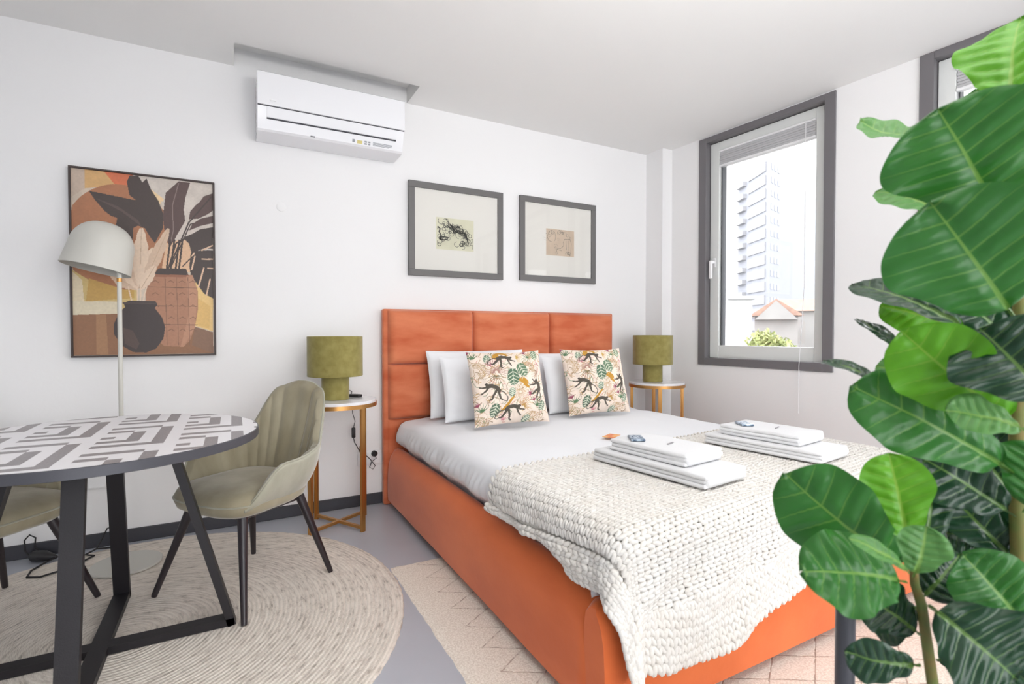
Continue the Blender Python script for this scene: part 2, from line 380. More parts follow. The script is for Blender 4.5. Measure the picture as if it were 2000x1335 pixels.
# bed linen -------------------------------------------------------------
m_linen=mat('white_cotton',(238,239,243),.75,sheen=.15,bump=(9,.12,.01),spec=.2)
XL,XR,YF,YH,ZT=.925,2.60,1.16,3.20,.552
def sheet(u,v):
    # u across: 0 left hem .. 1 right hem ; v: 0 foot hem .. 1 head
    side=.235; Wt=XR-XL; tot=Wt+2*side; s=u*tot-side
    foot=.235; tt=(YH-YF)+foot; q=v*tt-foot
    r=.055
    def over(e):
        if e<=0: return 0,0
        a=min(e/r,PI/2); return r*math.sin(a),r*(1-math.cos(a))+max(0,e-r*PI/2)
    el=max(0,r-s); er=max(0,s-(Wt-r)); ef=max(0,r-q)
    ox,dx=over(el) ; ox2,dx2=over(er); oy,dy=over(ef)
    x=XL+r+max(0,min(Wt-2*r,s-r))-ox+ox2; y=YF+r+max(0,q-r)-oy
    dz=math.hypot(max(dx,dx2),dy)
    z=ZT-dz
    if dx>0.03:
        k=sm(dx,.03,.1); tgt=sm(dx,.12,.22)
        f=math.sin(y*95+6*nz(y*2.3,dx*5)-dx*50)*.0075*abs(nz(y*3,4)+.6)+math.sin(y*21-dx*25+3*nz(y*4,1))*.010
        x+=-k*f*.8 + tgt*.055
        x+=-.018*k*(1-tgt)
    if dx2>.03: x+=.01*math.sin(y*30)
    if dy>.03:
        y+=.012*sm(dy,.03,.2)+.006*math.sin(x*30)
    top=1-sm(dz,0,.05)
    z+=top*(.006*nz(x*3.2,y*3.2,1)+.0035*nz(x*9,y*7,4)+.004*math.sin((x*.8+y)*14+4*nz(x*2,y*2))*sm(nz(x*1.5,y*1.5,9),-.1,.4))
    z-=.012*(1-sm(x,XL,XL+.25))*top
    return (x,y,z)
v,f=grid(150,300,sheet); n0=len(v)
lo=[(p[0],p[1],min(p[2]-.012,.54)) for p in v]
duv=pyobj('duvet',v,f,m_linen,None,180)
md=duv.modifiers.new('thickness','SOLIDIFY'); md.thickness=.012; md.offset=-1
setp(duv,'white cotton duvet cover spread over the bed','duvet')
# knit throw --------------------------------------------------------------
m_knit=mat('cream_chunky_wool',(230,227,222),.9,sheen=.25,bump=(120,.5,.004),var=(14,(226,221,214)),spec=.15)
KA=math.radians(6); KC=Vector((1.75,1.40))      # rotation of the throw on the bed
kx,ky=math.cos(KA),math.sin(KA)
KZ=ZT+.008
def drape(X,Y):
    r=.06; xl=.935; ye=1.10; xr=2.60
    wob=.012*nz(X*2.1,Y*2.1,5)
    da=max(0,xl-X); db=max(0,ye-Y); dc=max(0,X-xr)
    da=max(da,0); R=math.hypot(max(da,dc),db)
    if R<=0:
        return Vector((X,Y,KZ+wob*.3+.004*nz(X*5,Y*5)*min(1,min(X-xl,Y-ye,xr-X)/.08)))
    phi=math.atan2(max(da,dc),db)      # 0: foot side, pi/2: long side
    a=min(R/r,PI/2); o=r*math.sin(a); d=r*(1-math.cos(a))+max(0,R-r*PI/2)
    fl=.10*sm(R,.08,.5)*math.sin(2*phi)+ .0
    o+=fl+ .010*sm(R,.05,.25)*math.sin((X-Y)*22+3*nz(X*3,Y*3))
    sx=-1 if da>=dc else 1
    bx=xl if da>=dc else xr
    cx=bx if max(da,dc)>0 else X; cy=ye if db>0 else Y
    if max(da,dc)>0 and db<=0: p=Vector((bx+sx*o,Y,0))
    elif db>0 and max(da,dc)<=0: p=Vector((X,ye-o,0))
    else: p=Vector((bx+sx*o*math.sin(phi),ye-o*math.cos(phi),0))
    # side hangs slump into soft horizontal rolls above the rail
    slump=0
    if max(da,dc)>0 and db<=0.05: p.x+=sx*.007*math.sin(R*60+Y*4)*sm(R,.06,.14)
    p.z=KZ-d+wob*.3
    if max(da,dc)>0 and p.z<.435 and Y>1.22: p.z=.435+(p.z-.435)*(.12 if Y>1.35 else .12+.88*(1-(Y-1.22)/.13)); 
    return p
def kmap(p,q):
    # throw sheet coordinates: p along the bed width, q along its length (0 = foot hem)
    x=KC.x+(p)*kx-(q)*ky; y=KC.y+(p)*ky+(q)*kx
    return drape(x,y)
P0k,P1k=-1.04,1.02; Q0k,Q1k=-.60,.485
def kn(p,q):
    e=.006; a=kmap(p+e,q)-kmap(p-e,q); b=kmap(p,q+e)-kmap(p,q-e)
    n=a.cross(b)
    if n.length<1e-9: n=Vector((0,0,1))
    return n.normalized()
hemw=lambda p: .012*nz(p*3,7)-.085*sm(-p,.05,.55)*(1-sm(-p,.6,1.0))
lump=[]; lf=[]
NR,NS=5,6
for i in range(NR):
    t=-1+2*(i+1)/(NR+1); rr=math.sqrt(max(0,1-abs(t)**2.2))
    for k in range(NS): lump.append((t,rr*math.cos(2*PI*k/NS),rr*math.sin(2*PI*k/NS)))
lump=[(-1,0,0)]+lump+[(1,0,0)]
for k in range(NS): lf.append((0,1+(k+1)%NS,1+k))
quads=[]
for i in range(NR-1):
    for k in range(NS): quads.append((1+i*NS+k,1+i*NS+(k+1)%NS,1+(i+1)*NS+(k+1)%NS,1+(i+1)*NS+k))
for k in range(NS): lf.append((1+(NR-1)*NS+k,1+(NR-1)*NS+(k+1)%NS,len(lump)-1))
Ls=np.array(lump); nl_=len(lump); allv=[]; allf=[]; cnt=0
def add_lump(p0,q0,p1,q1,rad,lift):
    global cnt
    A=kmap(p0,q0); B=kmap(p1,q1); n=kn((p0+p1)/2,(q0+q1)/2)
    d=B-A; L=d.length
    if L<1e-5: return
    d/=L; s=n.cross(d)
    if s.length<1e-6: return
    s.normalize(); n2=d.cross(s)
    c=(A+B)/2+n*lift
    D=np.array(d)*(L*.5+rad*.55); Sx=np.array(s)*rad; Nx=np.array(n2)*rad*.95
    allv.append(np.array(c)+Ls[:,:1]*D+Ls[:,1:2]*Sx+Ls[:,2:3]*Nx)
    b=cnt*nl_; cnt+=1
    for t in lf: allf.append((t[0]+b,t[1]+b,t[2]+b))
    for t in quads: allf.append((t[0]+b,t[1]+b,t[2]+b,t[3]+b))
BW=.11
# main field: V columns running along p
w=.0245; step=.024
q=Q0k+BW-.004
while q<Q1k-.03:
    p=P0k+BW
    while p<P1k-BW:
        j=rng.normal(0,.0009,4)
        for sgn in (-1,1):
            add_lump(p+j[0],q+sgn*w*.43+j[1],p+step*1.05,q+sgn*w*.10,.0077+abs(j[2])*.5,.006+j[3])
        p+=step
    q+=w
# borders: V columns running along q
def border(pa,pb,qa,qb):
    p=pa+w/2
    while p<pb:
        q=qa+hemw(p) if qa==Q0k else qa
        while q<qb:
            j=rng.normal(0,.0012,4)
            for sgn in (-1,1): add_lump(p+sgn*w*.45+j[0],q+j[1],p+sgn*w*.08,q+step*1.05,.0092+abs(j[2])*.5,.007+j[3])
            q+=step
        p+=w
border(P0k,P0k+BW,Q0k,Q1k); border(P1k-BW,P1k,Q0k,Q1k); border(P0k+BW,P1k-BW,Q0k,Q0k+BW)
p=P0k
while p<P1k:     # scalloped head edge
    add_lump(p,Q1k-.03,p+.022,Q1k-.01+.01*rng.random(),.009,.006); p+=.028
V_=np.concatenate(allv)
kt=thing('knit_throw','chunky cream knitted throw draped over the foot of the bed','throw',(1.75,1.4,0))
V_=V_-np.array([1.75,1.4,0]); me=bpy.data.meshes.new('stitches')
me.from_pydata(V_.tolist(),[],allf); me.update(); link('stitches',me,m_knit,kt,180)
def back(u,v):
    p=P0k+.012+u*(P1k-P0k-.024); q0=Q0k+.03+hemw(p); q=q0+v*(Q1k-.02-q0)
    a=kmap(p,q)-kn(p,q)*.001; return (a.x-1.75,a.y-1.4,a.z)
v,f=grid(110,70,back); pyobj('knit_backing',v,f,m_knit,kt,180)
# ------------------------------------------------------------------ pillows and cushions
def pillow_mesh(name,Wd,Hd,T,n,m,parent=None,loc=None,rot=None,raster=None,pinch=.05,seed=0,plump=.5,piping=None):
    v=[];f=[]
    for side in (1,-1):
        b=len(v)
        for j in range(n):
            for i in range(n):
                a=-1+2*i/(n-1); c=-1+2*j/(n-1)
                if raster is None:
                    a=math.sin(a*PI/2)*.55+a*.45; c=math.sin(c*PI/2)*.55+c*.45
                x=a*(1-pinch*(1-c*c)*abs(a)**2); z=c*(1-pinch*(1-a*a)*abs(c)**2)
                t=(max(0,1-a*a)*max(0,1-c*c))**plump
                wr=.012*nz(a*2+seed,c*2,seed)*t+.004*nz(a*7+seed,c*7,seed)*min(1,t*2)
                v.append((x*Wd/2,side*-(T/2*t+wr*side*-1*0+wr)+0,z*Hd/2) if side>0 else (x*Wd/2,T/2*t,z*Hd/2))
        for j in range(n-1):
            for i in range(n-1):
                q=(b+j*n+i,b+j*n+i+1,b+(j+1)*n+i+1,b+(j+1)*n+i)
                f.append(q if side>0 else q[::-1])
    me=bpy.data.meshes.new(name); me.from_pydata(v,[],f); me.update()
    if raster is not None:
        idx=np.arange(n*n).reshape(n,n)[::-1].ravel(); idx=np.concatenate([idx,idx]); raster.apply(me,idx)
    o=link(name,me,m,parent,180)
    return o
def place(o,bl,br,lean,h,extra=0):
    """rest the lower edge on bl-br, leaning back by lean radians"""
    bl=Vector(bl); br=Vector(br); u=(br-bl); rz=math.atan2(u.y,u.x)
    c=(bl+br)/2; ry=-math.asin(u.z/u.length)+extra
    o.rotation_euler=(-lean,ry,rz)
    up=Matrix.Rotation(rz,3,'Z')@Matrix.Rotation(-lean,3,'X')@Vector((0,0,1))
    o.location=c+up*h/2
m_pw=mat('white_pillowcase',(242,243,246),.75,sheen=.15,bump=(10,.12,.008),spec=.2)
PZ=.562
def wpillow(label,bl,br,lean,h,seed,T=.15,Wd=.7):
    o=pillow_mesh('pillow',Wd,h,T,34,m_pw,seed=seed,pinch=.035,plump=.42); place(o,bl,br,lean,h); setp(o,label,'pillow','white pillows against the headboard'); return o
wpillow('white pillow leaning on the headboard, rearmost behind the left patterned cushion',(1.09,3.06,PZ),(1.77,3.05,PZ),math.radians(12),.43,1,.155,.70)
wpillow('white pillow standing just behind the left patterned cushion',(1.10,2.88,PZ),(1.78,2.88,PZ),math.radians(15),.40,4,.155,.66)
wpillow('white pillow leaning on the headboard, rearmost behind the right patterned cushion',(1.83,3.05,PZ),(2.52,3.06,PZ),math.radians(12),.40,7,.155,.70)
wpillow('white pillow standing just behind the right patterned cushion',(1.83,2.87,PZ),(2.50,2.88,PZ),math.radians(15),.39,9,.155,.66)
# cushion print -----------------------------------------------------------
NC=190
ra=Raster(NC,NC,(240,224,210)); ra.noise(.10,3,9)
def cp(x,y):
    x-=110+30; y-=180; # zoomed photo px -> sheet uv
    U=(1100,-70); Vv=(190,1060); d=U[0]*Vv[1]-U[1]*Vv[0]
    return ((x*Vv[1]-y*Vv[0])/d,(-x*U[1]+y*U[0])/d)
PX=1/1100
def st(pts,w,col,w2=None,a=1): ra.stroke([cp(*p) for p in pts],w*PX,col,a,1,None if w2 is None else w2*PX)
def fan(x,y,r,a0,a1,n,col,w=5,curl=0):
    for k in range(n):
        a=math.radians(a0+(a1-a0)*k/max(1,n-1)); c=curl
        st([(x+r*.12*math.cos(a),y+r*.12*math.sin(a)),(x+r*.6*math.cos(a),y+r*.6*math.sin(a)),(x+r*math.cos(a+c),y+r*math.sin(a+c))],w,col,1.5)
def arcs(x,y,r0,r1,n,a0,a1,col,w=4):
    for k in range(n):
        r=r0+(r1-r0)*k/max(1,n-1)
        st([(x+r*math.cos(math.radians(a0+(a1-a0)*t/7)),y+r*.8*math.sin(math.radians(a0+(a1-a0)*t/7))) for t in range(8)],w,col)
def blob(x,y,rx,ry,ang,col,a=1,notch=0):
    P=[]
    for k in range(28):
        t=2*PI*k/28; rr=1-notch*(k%2); px,py=rx*rr*math.cos(t),ry*rr*math.sin(t); A=math.radians(ang)
        P.append(cp(x+px*math.cos(A)-py*math.sin(A),y+px*math.sin(A)+py*math.cos(A)))
    ra.poly(P,col,a)
def monstera(x,y,r,ang,col=(96,122,100)):
    A=math.radians(ang); dx,dy=math.cos(A),math.sin(A)
    blob(x,y,r,r*.72,ang,col,1,.14)
    for s in (-1,1):
        for k in range(4):
            t=-.55+.38*k; bx,by=x+dx*r*t,y+dy*r*t
            st([(bx,by),(bx+(dx*.45-s*dy*.75)*r,by+(dy*.45+s*dx*.75)*r)],6,(225,226,206),3)
    st([(x-dx*r,y-dy*r),(x+dx*r*.9,y+dy*r*.9)],5,(215,222,200),2)
PINK=(222,186,176); BEI=(186,156,116); BRN=(124,104,86); GRN=(100,128,96); MK=(92,86,78); OC=(196,146,66); WINE=(160,84,104)
for _k in range(300):
    _x,_y=rng.uniform(120,1400),rng.uniform(120,1260); _a=rng.uniform(0,6.28); _l=rng.uniform(30,90); _c=[(188,156,120),(214,164,152),(140,152,120),(160,134,104),(206,170,120)][_k%5]
    st([(_x,_y),(_x+_l*math.cos(_a),_y+_l*math.sin(_a)),(_x+_l*1.7*math.cos(_a+.4),_y+_l*1.7*math.sin(_a+.4))],5.5,_c,2)
fan(540,500,210,160,380,17,(178,140,128),5); fan(540,540,170,20,160,9,(130,118,90),5)
arcs(250,480,60,160,6,-110,60,BEI); arcs(1010,420,40,120,6,-130,40,BEI); arcs(1130,1180,50,170,6,-160,-20,BEI); arcs(330,1240,60,170,6,-120,-10,BEI)
fan(900,780,190,0,360,22,(206,178,146),4); fan(1200,480,140,110,250,9,(170,140,120),4)
for x,y in ((170,230),(1000,190),(340,980),(1150,900)):
    fan(x+40,y+70,120,-150,-40,6,GRN,9); fan(x-20,y-10,60,-170,-60,6,WINE,8)
blob(540,240,45,60,20,OC); arcs(620,260,90,120,3,180,330,OC,7)
for k in range(6): blob(690+k*20,1010-k*30,40,16,-20-k*6,OC)
blob(950,620,40,80,-70,OC); blob(990,680,22,60,-60,OC); blob(910,600,24,60,60,OC)
fan(830,250,110,-60,60,9,(204,170,100),5); fan(960,980,130,-140,30,12,(190,150,90),5); arcs(1000,250,60,150,4,-70,10,(214,184,140),5)
monstera(410,290,75,100,(112,132,112)); monstera(790,560,135,85); monstera(930,450,120,60,(110,134,108)); monstera(560,1030,105,100,(104,122,104)); monstera(1270,950,80,110,(112,130,112)); monstera(1140,200,85,80,(122,140,112)); monstera(780,780,70,-90,(112,134,118)); monstera(1030,1150,70,-40,(110,128,112))
fan(480,400,120,180,320,8,(200,120,140),4); fan(690,1180,120,-130,-30,7,(206,130,140),4); fan(1060,790,60,0,360,9,WINE,8); fan(1200,330,80,80,200,6,(206,130,140),4)
def monkey(ox,oy,sx=1,r=0):
    A=math.radians(r)
    def T(p): x,y=p[0]*sx,p[1]; return (ox+x*math.cos(A)-y*math.sin(A),oy+x*math.sin(A)+y*math.cos(A))
    S_=lambda pts,w,w2=None: st([T(p) for p in pts],w,MK,w2)
    S_([(0,0),(60,-5),(130,20),(165,60)],30,24); S_([(-20,-25),(0,-5)],20,20); S_([(10,0),(-40,20),(-110,15)],16,9); S_([(20,10),(-30,70),(-80,105)],15,9)
    S_([(150,50),(165,110),(190,170),(220,185)],20,10); S_([(130,50),(90,120),(70,180),(40,190)],17,10)
    S_([(165,60),(240,90),(290,150),(285,200),(250,205),(235,185)],8,4)
    st([T((-38,-28)),T((-30,-26))],7,(60,56,52))
monkey(430,700); monkey(730,270,-.9,20); monkey(880,990,-.95,10); monkey(1165,620,.7,35)
m_cush=mat('jungle_print_cotton',(255,255,255),.85,attr='paint',bump=(90,.15,.003),spec=.15)
cu=pillow_mesh('cushion',.47,.44,.15,NC,m_cush,raster=ra,seed=3,pinch=.06,plump=.5)
setp(cu,'cushion','cushion','patterned cushions on the bed')
cu['label']='left of the two cushions printed with monkeys and palm leaves'
place(cu,(1.168,2.60,PZ+.008),(1.645,2.565,PZ+.012),math.radians(19),.44)
c2=cu.copy(); COL.objects.link(c2); c2['label']='right of the two cushions printed with monkeys and palm leaves'
place(c2,(1.865,2.685,PZ+.008),(2.335,2.65,PZ+.008),math.radians(17),.44)
# ------------------------------------------------------------------ towels
m_tow_=mat('white_terry',(232,232,234),.95,sheen=.3,bump=(420,.6,.003),spec=.1)
def towel(name,label,c,w,l,rz,z,layers,seed):
    """folded towel: stacked rounded layers with a rolled fold on the left"""
    bm=BM(); h=.0150; r=random.Random(seed)
    for k in range(layers):
        dx=r.uniform(-.004,.004); dy=r.uniform(-.005,.005)
        vs=box(bm,-w/2+dx,w/2+dx,-l/2+dy,l/2+dy,k*h,k*h+h+.0005,.0070,3)
    box(bm,-w/2+.004,w/2-.004,-l/2-.007,-l/2+.10,.0008,layers*h-.0006,.019,4)
    bmesh.ops.subdivide_edges(bm,edges=[e for e in bm.edges if e.calc_length()>.08],cuts=6,use_grid_fill=True)
    for v in bm.verts: v.co.z+=.002*nz(v.co.x*14+seed,v.co.y*14)*min(1,v.co.z/.02); v.co.x+=.0025*nz(v.co.y*11,v.co.z*60,seed)
    o=obj(name,bm,m_tow_,None,60); o.location=(c[0],c[1],z); o.rotation_euler=(0,0,rz); setp(o,label,'towel','folded towels on the knitted throw'); return o
TZ=.578
def stack(cx,cy,rz,which):
    towel('bath_towel','large folded white towel at the bottom of the %s stack'%which,(cx,cy),.25,.52,rz,TZ,3,int(cx*10))
    R=Matrix.Rotation(rz,3,'Z'); q=R@Vector((.02,.02,0))
    towel('hand_towel','small folded white towel on top of the %s stack'%which,(cx+q.x,cy+q.y),.225,.36,rz,TZ+.047,3,int(cx*10)+3)
    z=TZ+.094
    p=R@Vector((-.045,.10,0)); t=thing('toiletry_sachet','small dark blue patterned sachet on the %s towel stack'%which,'sachet',(cx+q.x+p.x,cy+q.y+p.y,z),rz+.9,'sachets on the towel stacks')
    bm=BM(); box(bm,-.045,.045,-.028,.028,0,.009,.004,2); obj('wrapper',bm,mat('sachet_foil',(70,92,116),.35,metal=.3,var=(60,(190,205,220),2)),t)
    bm=BM(); box(bm,-.02,.036,-.018,.018,.009,.0096); obj('label_patch',bm,mat('sachet_label',(206,216,226),.5,var=(90,(60,80,110),1)),t,smooth=0)
    p=R@Vector((.0,-.03,0)); bm=BM(); box(bm,-.025,.025,-.003,.003,0,.003,.001,1); o=obj('lip_balm_stick',bm,mat('grey_wrap',(150,146,150),.5),None); o.location=(cx+q.x+p.x,cy+q.y+p.y,z); o.rotation_euler=(0,0,rz+.2); setp(o,'slim grey stick lying on the %s towel stack'%which,'stick','slim sticks on the towel stacks'); 
    o.name='packet_stick'
stack(1.462,1.462,math.radians(7.5),'nearer')
stack(2.13,1.475,math.radians(8),'farther')
bm=BM(); box(bm,-.05,.05,-.03,.03,0,.0016); cd=obj('welcome_card',bm,mat('card_print',(226,110,70),.5,var=(22,(244,190,120),2)),None,smooth=0)
cd.location=(1.715,2.09,.566); cd.rotation_euler=(0,0,.5); setp(cd,'small orange and white printed card lying on the white duvet','card')
# ------------------------------------------------------------------ nightstands
m_marble=mat('white_marble',(240,240,242),.18,var=(6,(226,227,232),6),coat=.3)
def nightstand(label,loc,rz=0):
    t=thing('nightstand',label,'nightstand',loc,rz,'round brass nightstands')
    bm=BM(); lathe(bm,[(0,.703),(.207,.703),(.209,.705),(.209,.718),(.207,.72),(0,.72)],72); obj('marble_top',bm,m_marble,t)
    bm=BM(); lathe(bm,[(.199,.683),(.212,.683),(.212,.705),(.2095,.705),(.2095,.7025),(.199,.7025)],72,close=True); obj('rim',bm,m_gold,t,60)
    for a in (45,135,225,315):
        bm=BM(); A=math.radians(a-4); c,s=math.cos(A)*.193,math.sin(A)*.193
        bar(bm,(c,s,0),(c,s,.684),.026,.012,(-math.sin(A),math.cos(A),0)); 
        bar(bm,(c*.955,s*.955,0),(c*.955,s*.955,.684),.012,.012,(-math.sin(A),math.cos(A),0))
        obj('leg',bm,m_gold,t,0 or 20)
    bm=BM()
    for a in (45,135):
        A=math.radians(a-4); c,s=math.cos(A)*.19,math.sin(A)*.19
        bar(bm,(-c,-s,.022+.0*a),(c,s,.022),.016,.016)
    obj('cross_brace',bm,m_gold,t,20)
    return t
n1_=nightstand('round marble topped brass nightstand between the green chair and the bed',(.527,3.05,0),math.radians(-10))
n2_=dup(n1_,(2.885,2.975,0),math.radians(12),'round marble topped brass nightstand in the corner beyond the bed')
m_lampf=mat('olive_velvet',(152,142,86),.8,sheen=.4,var=(24,(136,126,72),4),bump=(160,.15,.002),spec=.15)
m_inner=mat('lamp_lining',(236,236,230),.7)
def tlamp(label,loc,rz=0):
    t=thing('table_lamp',label,'lamp',loc,rz,'olive velvet table lamps')
    bm=BM(); lathe(bm,[(0,0),(.073,0),(.075,.003),(.075,.13),(.073,.1335),(0,.1335)],64); obj('lamp_base',bm,m_lampf,t)
    bm=BM(); lathe(bm,[(.147,.134),(.149,.133),(.151,.135),(.151,.355),(.149,.357),(.147,.355)],72,close=False); sh=obj('lamp_shade',bm,m_lampf,t)
    bm=BM(); lathe(bm,[(.1462,.354),(.1462,.136)],72); obj('shade_lining',bm,m_inner,sh)
    bm=BM(); lathe(bm,[(.012,.134),(.012,.19),(.02,.195),(.02,.23),(.014,.235),(.03,.26),(.032,.29),(.02,.318),(0,.324)],24); obj('bulb',bm,m_inner,t)
    bm=BM()
    for a in (0,120,240):
        A=math.radians(a); bar(bm,(0.012*math.cos(A),.012*math.sin(A),.185),(.147*math.cos(A),.147*math.sin(A),.185),.004,.004)
    obj('shade_spider',bm,m_gold,t)
    return t
l1=tlamp('olive velvet table lamp on the nightstand next to the remote control',(.514,3.06,.7205))
l2=dup(l1,(2.865,3.0,.7205),.5,'olive velvet table lamp in the corner on the far nightstand')
# cord with switch from the near lamp
cd=thing('lamp_cord','thin black lamp cord with inline switch hanging from the near nightstand to the socket','cord',(.6,3.25,0))
O=Vector((.6,3.25,0))
def cpts(L): return [Vector(p)-O for p in L]
bm=BM(); tube(bm,cpts([(.56,3.13,.724),(.585,3.15,.727),(.61,3.17,.757),(.632,3.20,.745),(.64,3.245,.725),(.645,3.262,.69),(.65,3.268,.6),(.665,3.27,.55),(.655,3.27,.51)]),.0022,6); obj('cord',bm,m_cord,cd)
bm=BM(); tube(bm,cpts([(.655,3.27,.45),(.66,3.27,.42),(.672,3.275,.40),(.70,3.285,.345),(.715,3.29,.36),(.70,3.285,.40),(.69,3.28,.37),(.73,3.29,.33),(.76,3.28,.30),(.79,3.28,.255),(.775,3.28,.235),(.755,3.28,.25),(.77,3.285,.285),(.80,3.29,.30),(.79,3.30,.325)]),.0024,6); obj('cord',bm,m_cord,cd)
bm=BM(); box(bm,.644-.6,.666-.6,.01,.028,.448,.512,.005,2); obj('inline_switch',bm,m_blackp,cd)
bm=BM(); tube(bm,cpts([(.792,3.322,.326),(.792,3.30,.326),(.792,3.285,.322)]),[.019,.019,.008],16); obj('plug',bm,m_blackp,cd)
def socket(label,x0,x1,z0,z1,n):
    t=thing('wall_socket',label,'socket',((x0+x1)/2,3.33,(z0+z1)/2),0)
    w,h=(x1-x0)/2,(z1-z0)/2
    bm=BM(); box(bm,-w,w,-.011,0,-h,h,.004,2); obj('face_plate',bm,m_plastic,t)
    for k in range(n):
        cx=-w+(2*k+1)*w/n; bm=BM(); box(bm,cx-w/n*.86,cx+w/n*.86,-.013,-.0105,-h*.82,h*.82,.001,1); r=obj('insert',bm,m_plastic,t)
        if 'bedside' in label and k==1: pass
    return t
socket('white double wall socket behind the bedside table next to the bed',.69,.845,.255,.345,2)
socket('white wall socket seen between the dining table legs',-.655,-.575,.30,.38,1)
bm=BM(); lathe(bm,[(0,0),(.026,0),(.026,.004),(.022,.006),(0,.006)],32)
for v in bm.verts: v.co=Vector((v.co.x,-v.co.z,v.co.y))
o=obj('junction_cover',bm,m_wall,None); o.location=(.26,3.3298,1.837); setp(o,'small round white cover plate on the wall between the large painting and the square prints','cover plate')
# remote
rc=thing('remote_control','small black remote control on the marble nightstand top','remote control',(.632,3.12,.7203),.75)
bm=BM(); box(bm,-.02,.02,-.042,.042,0,.015,.005,3); obj('body',bm,m_blackp,rc)
for i in range(3):
    for j in range(4):
        bm=BM(); box(bm,-.012+i*.0095-.003,-.012+i*.0095+.003,-.03+j*.012,-.022+j*.012,.0145,.0168,.0008,1); obj('button',bm,mat('grey_button',(120,120,122),.5) if (i,j)==(0,0) else bpy.data.materials['grey_button'],rc)
# ------------------------------------------------------------------ air conditioner
ac=thing('air_conditioner','white wall mounted air conditioner under the ceiling slot','air conditioner',(.53,3.33,2.19))
def prof_x(bm,prof,x0,x1):
    a=[bm.verts.new((x0,y,z)) for y,z in prof]; b=[bm.verts.new((x1,y,z)) for y,z in prof]; n=len(prof)
    bm.faces.new(a); bm.faces.new(b[::-1])
    for i in range(n): bm.faces.new((a[i],a[(i+1)%n],b[(i+1)%n],b[i]))
bm=BM(); prof_x(bm,[(-.003,.315),(-.225,.315),(-.238,.300),(-.238,.13),(-.205,.055),(-.192,.020),(-.18,.010),(-.15,.005),(-.003,.005)],-.4,.4)
m_acw=mat('glossy_white_plastic',(240,240,243),.22,coat=.3)
obj('body',bm,m_acw,ac,25)
bm=BM(); prof_x(bm,[(-.236,.312),(-.247,.305),(-.249,.18),(-.246,.133),(-.236,.131)],-.401,.401); obj('front_panel',bm,m_acw,ac,40)
bm=BM(); prof_x(bm,[(-.234,.126),(-.243,.124),(-.222,.076),(-.213,.078)],-.355,.355); obj('louvre_flap',bm,m_acw,ac,40)
bm=BM(); prof_x(bm,[(-.234,.131),(-.2405,.131),(-.2405,.1275),(-.234,.1275)],-.4,.4); prof_x(bm,[(-.212,.0755),(-.2165,.0755),(-.2125,.0685),(-.209,.069)],-.355,.355); obj('gap_shade_strip',bm,mat('gap_shade',(70,70,76),.7),ac,0)  # solid dark strips, coloured as the shade in the panel gaps
bm=BM()
def slant(x0,x1,f0,f1):   # thin label on the lower slanted face
    A=Vector((0,-.2011,.0445)); B=Vector((0,-.1935,.0245)); n=Vector((0,-.94,-.35)).normalized()*.0012
    A=A; P=lambda x,f: Vector((x,0,0))+A.lerp(B,f)+n
    bm.faces.new([bm.verts.new(p) for p in (P(x0,f0),P(x1,f0),P(x1,f1),P(x0,f1))])
slant(.10,.115,0,.8); 
for k in range(4): slant(.22,.335-.02*(k==3),k*.25,k*.25+.14)
slant(.17,.185,0,.4); slant(.17,.185,.55,.95); slant(.192,.205,0,.4); slant(.192,.205,.55,.95)
obj('spec_label',bm,mat('grey_print',(150,152,158),.5),ac,0)
bm=BM(); slant(.128,.158,.1,.95); obj('eco_label',bm,mat('yellow_print',(214,200,130),.5),ac,0)
bm=BM(); box(bm,-.34,-.31,-.2508,-.248,.155,.163,.001,1); obj('status_light',bm,m_plastic,ac)
bm=BM(); box(bm,-.13,-.105,-.196,-.18,.018,.024,.001,1); obj('sensor',bm,mat('grey_sensor',(120,120,126),.4),ac)
# ------------------------------------------------------------------ pictures
def pframe(t,w,h,fw,fd,m,proud=0):
    bm=BM()
    for a in ((-w/2,w/2,-fd,-.002,h/2-fw,h/2),(-w/2,w/2,-fd,-.002,-h/2,-h/2+fw),(-w/2,-w/2+fw,-fd,-.002,-h/2+fw,h/2-fw),(w/2-fw,w/2,-fd,-.002,-h/2+fw,h/2-fw)): box(bm,*a,.0015,1)
    return obj('frame',bm,m,t,20)
pt=thing('painting','large framed painting of dark palm leaves in terracotta vases behind the floor lamp','painting',(-.392,3.33,1.4495))
PW,PH=.626,.95
pframe(pt,PW,PH,.009,.038,mat('painting_frame',(70,60,58),.5,metal=.2))
nu,nv=280,420
r=Raster(nu,nv,(206,190,172))
def pp(x,y):
    t=(x-463)/857.0; yt=113+(190-113)*t; yb=1252+(1243-1252)*t; z0,z1=1/1139,1/1053
    return (t*z0/(z1*(1-t)+t*z0),(y-yt)/(yb-yt))
G=lambda pts,c,a=1: r.poly([pp(*p) for p in pts],c,a)
K=lambda pts,w,c,w2=None,a=1: r.stroke([pp(*p) for p in pts],w/857,c,a,PH/PW,None if w2 is None else w2/857)
G([(463,113),(545,122),(545,235),(463,290)],(196,176,158)); G([(545,118),(700,130),(760,210),(545,235)],(212,168,110)); G([(660,130),(830,145),(830,215),(720,205)],(214,112,70))
G([(830,145),(1322,190),(1322,560),(1000,300)],(206,196,186)); G([(900,200),(1020,290),(1000,320),(920,260)],(236,206,160))
circ=[(735+330*math.cos(k*PI/30),535+330*math.sin(k*PI/30)) for k in range(60)]
G([(max(463,x),y) for x,y in circ],(168,110,74)); v_=r.noise(.10,2,14)
G([(463,730),(560,790),(700,845),(850,850),(850,980),(463,1005)],(208,182,118)); G([(463,740),(520,790),(530,920),(463,1005)],(226,210,178)); G([(463,920),(740,920),(740,1000),(463,1003)],(224,212,184))
G([(560,780),(780,850),(830,850),(830,900),(540,920)],(198,158,82))
